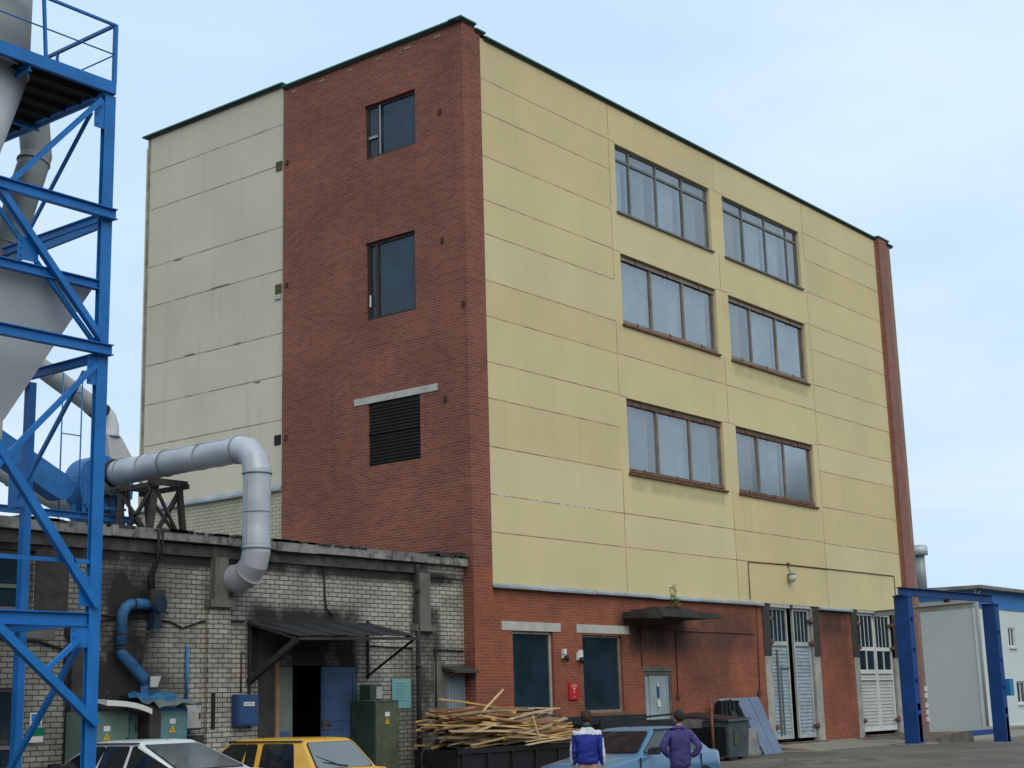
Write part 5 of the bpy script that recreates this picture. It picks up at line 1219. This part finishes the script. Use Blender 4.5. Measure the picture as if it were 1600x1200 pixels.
t=thing('corrugated_offcut','black corrugated offcut standing behind the dumpster lid','sheet metal',(10.2,-.5,.4))
m=MB()
for i in range(5): m.box(9.75+i*.26,9.89+i*.26,-.5+.02*i,-.35,.4,1.86+.02*i)
m.box(9.7,10.95,-.34,-.3,.4,1.8); m.build('corrugation',plastic_bk,t)
m=MB(); m.box(9.75,11.0,-.46,-.28,1.86,1.93); m.build('pale_top_edge',galv_d,t)
m=MB(); rs=random.Random(8)
g_=gz(8.3,-2.2)
m.hexa([(7.75,-2.35,g_),(8.6,-2.35,g_),(8.7,-1.8,g_),(7.8,-1.8,g_),(7.7,-2.3,1.06),(8.62,-2.3,1.10),(8.62,-1.85,1.12),(7.75,-1.85,1.05)])
o=m.build('grimy_sack',sackm); bm=bmesh.new(); bm.from_mesh(o.data); bmesh.ops.subdivide_edges(bm,edges=bm.edges,cuts=5,use_grid_fill=True)
for v in bm.verts: v.co+=Vector((rs.uniform(-.03,.03),rs.uniform(-.03,.03),rs.uniform(-.02,.02)))
bm.to_mesh(o.data); bm.free(); [setattr(p,'use_smooth',True) for p in o.data.polygons]
tag(o,'grimy pale bulk sack standing between the dumpster and the leaning sheets','sack')
# cabinets on the workshop wall
def warn(m,x,y,z,s): m.face([(x-s,y,z),(x+s,y,z),(x,y,z+1.7*s)])
def cabinet(name,label,x0,x1,y0,y1,z0,z1,mt,side=None,door=True,warnsz=.07,plate=True,roof=None,legs=False,wz=.62):
    t=thing(name,label,'cabinet',((x0+x1)/2,y1,z0)); m=MB(); m.box(x0,x1,y0,y1,z0,z1); m.build('housing',side or mt,t)
    m=MB(); m.box(x0+.03,x1-.03,y0-.02,y0-.001,z0+.04,z1-.05); d=m.build('door',mt,t)
    m=MB(); m.box(x1-.09,x1-.06,y0-.045,y0-.02,(z0+z1)/2-.05,(z0+z1)/2+.07); m.build('handle',rustm,d)
    xm=(x0+x1)/2; zz=z0+(z1-z0)*wz
    if warnsz: m=MB(); warn(m,xm,y0-.024,zz,warnsz); m.build('warning_triangle',yelwarn,d); m=MB(); m.face([(xm-.006,y0-.027,zz+.02),(xm+.015,y0-.027,zz+.05),(xm+.002,y0-.027,zz+.05),(xm+.006,y0-.027,zz+.085),(xm-.014,y0-.027,zz+.045),(xm,y0-.027,zz+.045)]); m.build('lightning_mark',plastic_bk,d)
    if plate: m=MB(); m.box(xm-.07,xm+.07,y0-.026,y0-.021,zz+.16,zz+.25); m.build('label_plate',white_p,d)
    return t
yw=YWH-.0
cabinet('electrical_cabinet','rusty olive green cabinet by the blue door, under the teal notice',-4.62,-3.86,-.42,.27,gz(-4,-.4),2.08,greencab,greencab2,warnsz=.08,wz=.74)
t=thing('meter_box','small grey box on top of the olive green cabinet','box',(-4.45,-.1,2.09)); m=MB(); m.box(-4.62,-4.25,-.3,.02,2.09,2.42); m.build('housing',greencab2,t); m=MB(); m.box(-4.45,-4.27,-.33,-.3,2.12,2.38); m.build('cover',greybox,t)
cabinet('electrical_cabinet','teal cabinet with yellow warning triangle beneath crumpled blue roof sheet',-10.35,-9.62,-.3,.27,gz(-10,-.3)+.1,2.03,teal,blue_m,warnsz=.085,wz=.76)
t=thing('crumpled_roof_sheet','crumpled blue sheet metal lying over the teal cabinet','sheet metal',(-10,-.1,2.05))
m=MB(); rs=random.Random(4); nx,ny=9,5; G_={}
for i in range(nx+1):
    for j in range(ny+1):
        x=-10.75+1.25*i/nx; y=-.55+.8*j/ny; z=2.13+.2*j/ny+rs.uniform(-.045,.045)-.09*(i==nx)-.1*(j==0)*rs.random(); G_[i,j]=(x+rs.uniform(-.03,.03),y+rs.uniform(-.04,.04),z)
for i in range(nx):
    for j in range(ny): m.cur=1 if j<1 else 0; m.face([G_[i,j],G_[i+1,j],G_[i+1,j+1],G_[i,j+1]])
m.build('sheet',[mat('crumpled_blue_sheet',(.03,.14,.28),rough=.45,var=.4,scale=3,rust=.5),mat('grey_bent_edge',(.11,.14,.15),var=.4,rust=.5)],t)
m=MB(); m.box(-10.62,-10.36,-.45,.2,1.0,2.08); m.build('dark_side',timber,t)
cabinet('switch_cabinet','narrow teal switch box left of the blue-roofed cabinet',-10.84,-10.6,-.1,.27,1.4,1.93,teal,warnsz=0,plate=False)
cabinet('electrical_cabinet','wide dull teal cabinet half hidden by the blue tower column',-11.95,-10.98,-.3,.27,gz(-11.5,-.3)+.1,1.99,mat('dull_teal_cabinet',(.12,.19,.16),rough=.6,var=.35,rust=.6),warnsz=.08,wz=.72)
t=thing('white_curved_panel','white curved panel lying over the wide teal cabinet','panel',(-11.2,-.5,2.0))
m=MB(); n=10
for i in range(n):
    a,b=i/n,(i+1)/n; fx=lambda q:-11.7+1.0*q; fz=lambda q:2.19-.04*q-.13*q*q*q
    m.hexa([(fx(a),-.62,fz(a)-.10),(fx(b),-.62,fz(b)-.10),(fx(b),.0,fz(b)+.02),(fx(a),.0,fz(a)+.02),(fx(a),-.62,fz(a)-.005),(fx(b),-.62,fz(b)-.005),(fx(b),.0,fz(b)+.035),(fx(a),.0,fz(a)+.035)])
m.build('panel_shell',white_p,t)
cabinet('fuse_box','light grey fuse box on the wall between the teal and blue boxes',-9.42,-9.0,.02,.27,1.60,2.12,greybox,greencab2,warnsz=.03,plate=False,wz=.5)
t=cabinet('fuse_box','blue fuse box with white label on the brick wall',-8.02,-7.46,.1,.27,1.64,2.26,bluebox,warnsz=0,plate=False)
m=MB(); m.box(-7.88,-7.6,.062,.078,2.03,2.11); p=m.build('label_plate',white_p,t); m=MB(); text_mesh(m,'AUTOMAT',.05,lambda x,y:(-7.74+x,.058,2.07+y)); m.build('lettering',bluebox,p); 
t=thing('paper_notice','faded teal notice pasted on the brick wall beside the green cabinet','notice',(-3.,.28,1.9)); m=MB(); m.box(-3.31,-2.68,.27,.285,1.9,2.55); m.build('sheet',paper,t)
m=MB(); rs=random.Random(6)
for i in range(7): z=2.45-.065*i; m.box(-3.2+rs.uniform(0,.06),-2.8-rs.uniform(0,.12),.265,.269,z,z+.018)
m.build('lettering',ink,t)
# two small signs under the tower
t=thing('blue_wall_sign','small blue and white sign on the brick, above the green parking sign','sign',(-12.5,.28,1.75)); m=MB(); m.box(-12.66,-12.42,.27,.285,1.75,2.0); m.build('plate',white_p,t)
m=MB(); m.box(-12.635,-12.445,.262,.268,1.855,1.98); m.box(-12.635,-12.445,.262,.268,1.77,1.83); f_=m.build('blue_field',signblue,t)
m=MB(); text_mesh(m,'sew',.07,lambda x,y:(-12.54+x,.258,1.9+y)); m.build('lettering',white_p,t)
t=thing('parking_sign','green and white parking sign with a P, under the blue sign','sign',(-12.52,.28,1.5)); m=MB(); m.box(-12.7,-12.38,.27,.285,1.49,1.74); m.build('plate',white_p,t)
m=MB(); m.box(-12.7,-12.38,.262,.268,1.6,1.74); m.build('green_field',signgreen,t)
m=MB(); m.box(-12.69,-12.59,.256,.261,1.62,1.72); m.build('blue_field',signblue,t)
m=MB(); text_mesh(m,'P',.09,lambda x,y:(-12.64+x,.252,1.67+y)); m.box(-12.66,-12.45,.264,.268,1.535,1.55); m.build('lettering',[white_p],t)
# blue vent duct on the wall
t=thing('wall_vent_duct','old blue sheet-metal vent duct zigzagging down the sooty brick wall','duct',(-10.6,.2,2.2))
m=MB(); r=.105; yq=.12
pts=[Vector((-10.12,yq,3.97)),Vector((-10.6,yq,3.97))]+[Vector((-10.6-.27*math.sin(a),yq,3.70+.27*math.cos(a))) for a in (.4,.8,1.2,1.57)]+[Vector((-10.87,yq,3.2))]
m.tube(pts,r,16); m.tube([(-10.87,yq,3.16),(-10.87,yq,3.06),(-10.36,yq,2.62),(-10.30,yq,2.5)],r,16); m.tube([(-10.30,yq,2.56),(-10.30,yq,2.05)],r-.01,4,smooth=False)
m.build('pipe',mat('sooty_blue_duct_paint',(.03,.12,.27),rough=.6,var=.4,scale=3,dirtamt=.75,dirt=(.01,.012,.016)),t)
m=MB(); ring(m,(-10.87,yq,3.4),(0,0,1),r,.03,.014); ring(m,(-10.87,yq,3.14),(0,0,1),r,.05,.006); ring(m,(-10.62,yq,3.97),(1,0,0),r,.03,.014); m.build('joint_collar',sootsteel,t)
m=MB(); m.tube([(-10.12,yq+.1,3.97),(-10.05,yq-.15,3.97)],.17,14); m.hexa([(-10.2,yq-.1,3.5),(-9.98,yq-.1,3.52),(-9.98,yq+.1,3.52),(-10.2,yq+.1,3.5),(-10.18,yq-.1,3.85),(-10.1,yq-.1,3.85),(-10.1,yq+.1,3.85),(-10.18,yq+.1,3.85)]); m.build('fan_box',mat('soot_black_blue',(.012,.03,.06),rough=.8,var=.6,scale=4,dirtamt=.8,dirt=(.006,.006,.007)),t)
m=MB(); m.bar((-10.25,yq,3.45),(-10.35,.28,2.7),.05,.05); m.bar((-10.2,yq,3.45),(-10.55,yq,3.45),.05,.05); m.box(-10.3,-9.95,.0,.28,4.0,4.25); m.bar((-10.2,.2,4.2),(-9.7,.22,3.8),.03,.03); m.build('bracket',sootsteel,t)
m=MB(); m.hexa([(-10.28,-.03,2.42),(-10.12,-.03,2.42),(-10.12,.0,2.42),(-10.28,.0,2.42),(-10.28,-.03,2.62),(-10.04,-.03,2.62),(-10.04,.0,2.62),(-10.28,.0,2.62)]); m.build('label_plate',lintel,t)
t=thing('wheeled_trolley','thin bent-tube trolley handle standing by the green cabinet','trolley',(-3.2,-.6,gz(-3,-.6)))
m=MB(); zz=gz(-3,-.6); m.tube([(-3.55,-.8,zz+.1),(-3.55,-.8,zz+.75),(-3.45,-.8,zz+.82),(-3.0,-.8,zz+.8),(-2.95,-.8,zz+.72),(-2.95,-.8,zz+.1)],.018,6); m.tube([(-3.55,-.8,zz+.45),(-2.95,-.8,zz+.45)],.015,6); m.build('handle',sootsteel,t)
m=MB(); m.box(-3.6,-2.9,-.85,-.3,zz+.1,zz+.15); m.build('base',sootsteel,t)
for x in (-3.5,-3.):
    m=MB(); m.tube([(x-.02,-.6,zz+.08),(x+.02,-.6,zz+.08)],.08,12); m.build('wheel',tyre_m,t)
# ================================================================== WORLD, SUN, CAMERA
w=bpy.data.worlds.new('World'); scene.world=w; w.use_nodes=True; t=w.node_tree; t.nodes.clear(); N=NT(t)
out=N.add('ShaderNodeOutputWorld'); 
SE,SA=math.radians(42),math.radians(205)   # sun elevation, compass-like azimuth of the sun in the xy plane
sky=N.add('ShaderNodeTexSky',sky_type='NISHITA',sun_disc=False,sun_elevation=SE,sun_rotation=SA,air_density=1.2,dust_density=3.,ozone_density=1.)
tc=N.add('ShaderNodeTexCoord').outputs['Generated']
sp=N.add('ShaderNodeSeparateXYZ',{0:tc}); z=sp.outputs[2]
mp=N.add('ShaderNodeMapping',{'Vector':tc,'Scale':(1.6,1.6,4.5)}).outputs[0]
n1=N.noise(mp,1.25,7,.55); 
c=N.mix(N.ramp(n1,.36,.66),(.55,.73,.92),(.70,.85,.955))
mp2=N.add('ShaderNodeMapping',{'Vector':tc,'Scale':(2.,2.,14.)}).outputs[0]
low=N.ramp(z,.30,.02); c=N.mix(N.math('MULTIPLY',N.ramp(N.noise(mp2,2.2,6,.6),.42,.65),N.math('MULTIPLY',low,.75)),c,(.74,.85,.94))
c=N.mix(N.math('MULTIPLY',N.ramp(N.noise(mp2,1.3,5,.6),.5,.68),N.math('MULTIPLY',low,.45)),c,(.57,.70,.86))
# dark low-sky band added outside the view, standing in for unseen trees and buildings
dp=N.add('ShaderNodeVectorMath',{0:tc,1:(.788,.616,0)},operation='DOT_PRODUCT').outputs['Value']
edge=N.math('ADD',.13,N.math('MULTIPLY',N.math('SUBTRACT',N.noise(tc,5.,4),.5),.16))
beh=N.math('MULTIPLY',N.ramp(dp,.84,.66),N.ramp(N.math('SUBTRACT',z,edge),.03,-.03))
c=N.mix(beh,c,(.035,.045,.045)); c=N.mix(N.ramp(z,.0,-.03),c,(.10,.10,.09))
b1=N.add('ShaderNodeBackground',{'Color':c,'Strength':1.12}); b2=N.add('ShaderNodeBackground',{'Color':sky.outputs[0],'Strength':.05})
mx=N.add('ShaderNodeMixShader',{0:.06}); t.links.new(b1.outputs[0],mx.inputs[1]); t.links.new(b2.outputs[0],mx.inputs[2]); t.links.new(mx.outputs[0],out.inputs[0])
sd=Vector((-.50*math.cos(SE),-.87*math.cos(SE),math.sin(SE))).normalized()
sl=bpy.data.lights.new('sun','SUN'); sl.energy=1.5; sl.angle=math.radians(50); sl.color=(1,.92,.80)
so=bpy.data.objects.new('sun',sl); COL.objects.link(so); so.rotation_euler=sd.to_track_quat('Z','Y').to_euler(); so.location=(0,-20,40)
sky.sun_rotation=math.atan2(sd.x,sd.y)
yaw,pitch,roll=.6632721476140636,.21153142996538882,-.027850798576226264
fw=Vector((math.cos(yaw)*math.cos(pitch),math.sin(yaw)*math.cos(pitch),math.sin(pitch))); rt=Vector((math.sin(yaw),-math.cos(yaw),0)); u_=rt.cross(fw)
r2=rt*math.cos(roll)+u_*math.sin(roll); u2=-rt*math.sin(roll)+u_*math.cos(roll)
cd=bpy.data.cameras.new('camera'); cd.sensor_width=36; cd.lens=2337.0745787314772/1600*36; cd.clip_end=3000; cd.clip_start=.1
co=bpy.data.objects.new('camera',cd); COL.objects.link(co)
M=Matrix((( r2.x,u2.x,-fw.x,CX),(r2.y,u2.y,-fw.y,CY),(r2.z,u2.z,-fw.z,CZ),(0,0,0,1))); co.matrix_world=M
scene.camera=co
scene.view_settings.view_transform='Standard'; scene.view_settings.look='None'; scene.view_settings.exposure=0
scene.render.resolution_x=1024; scene.render.resolution_y=768
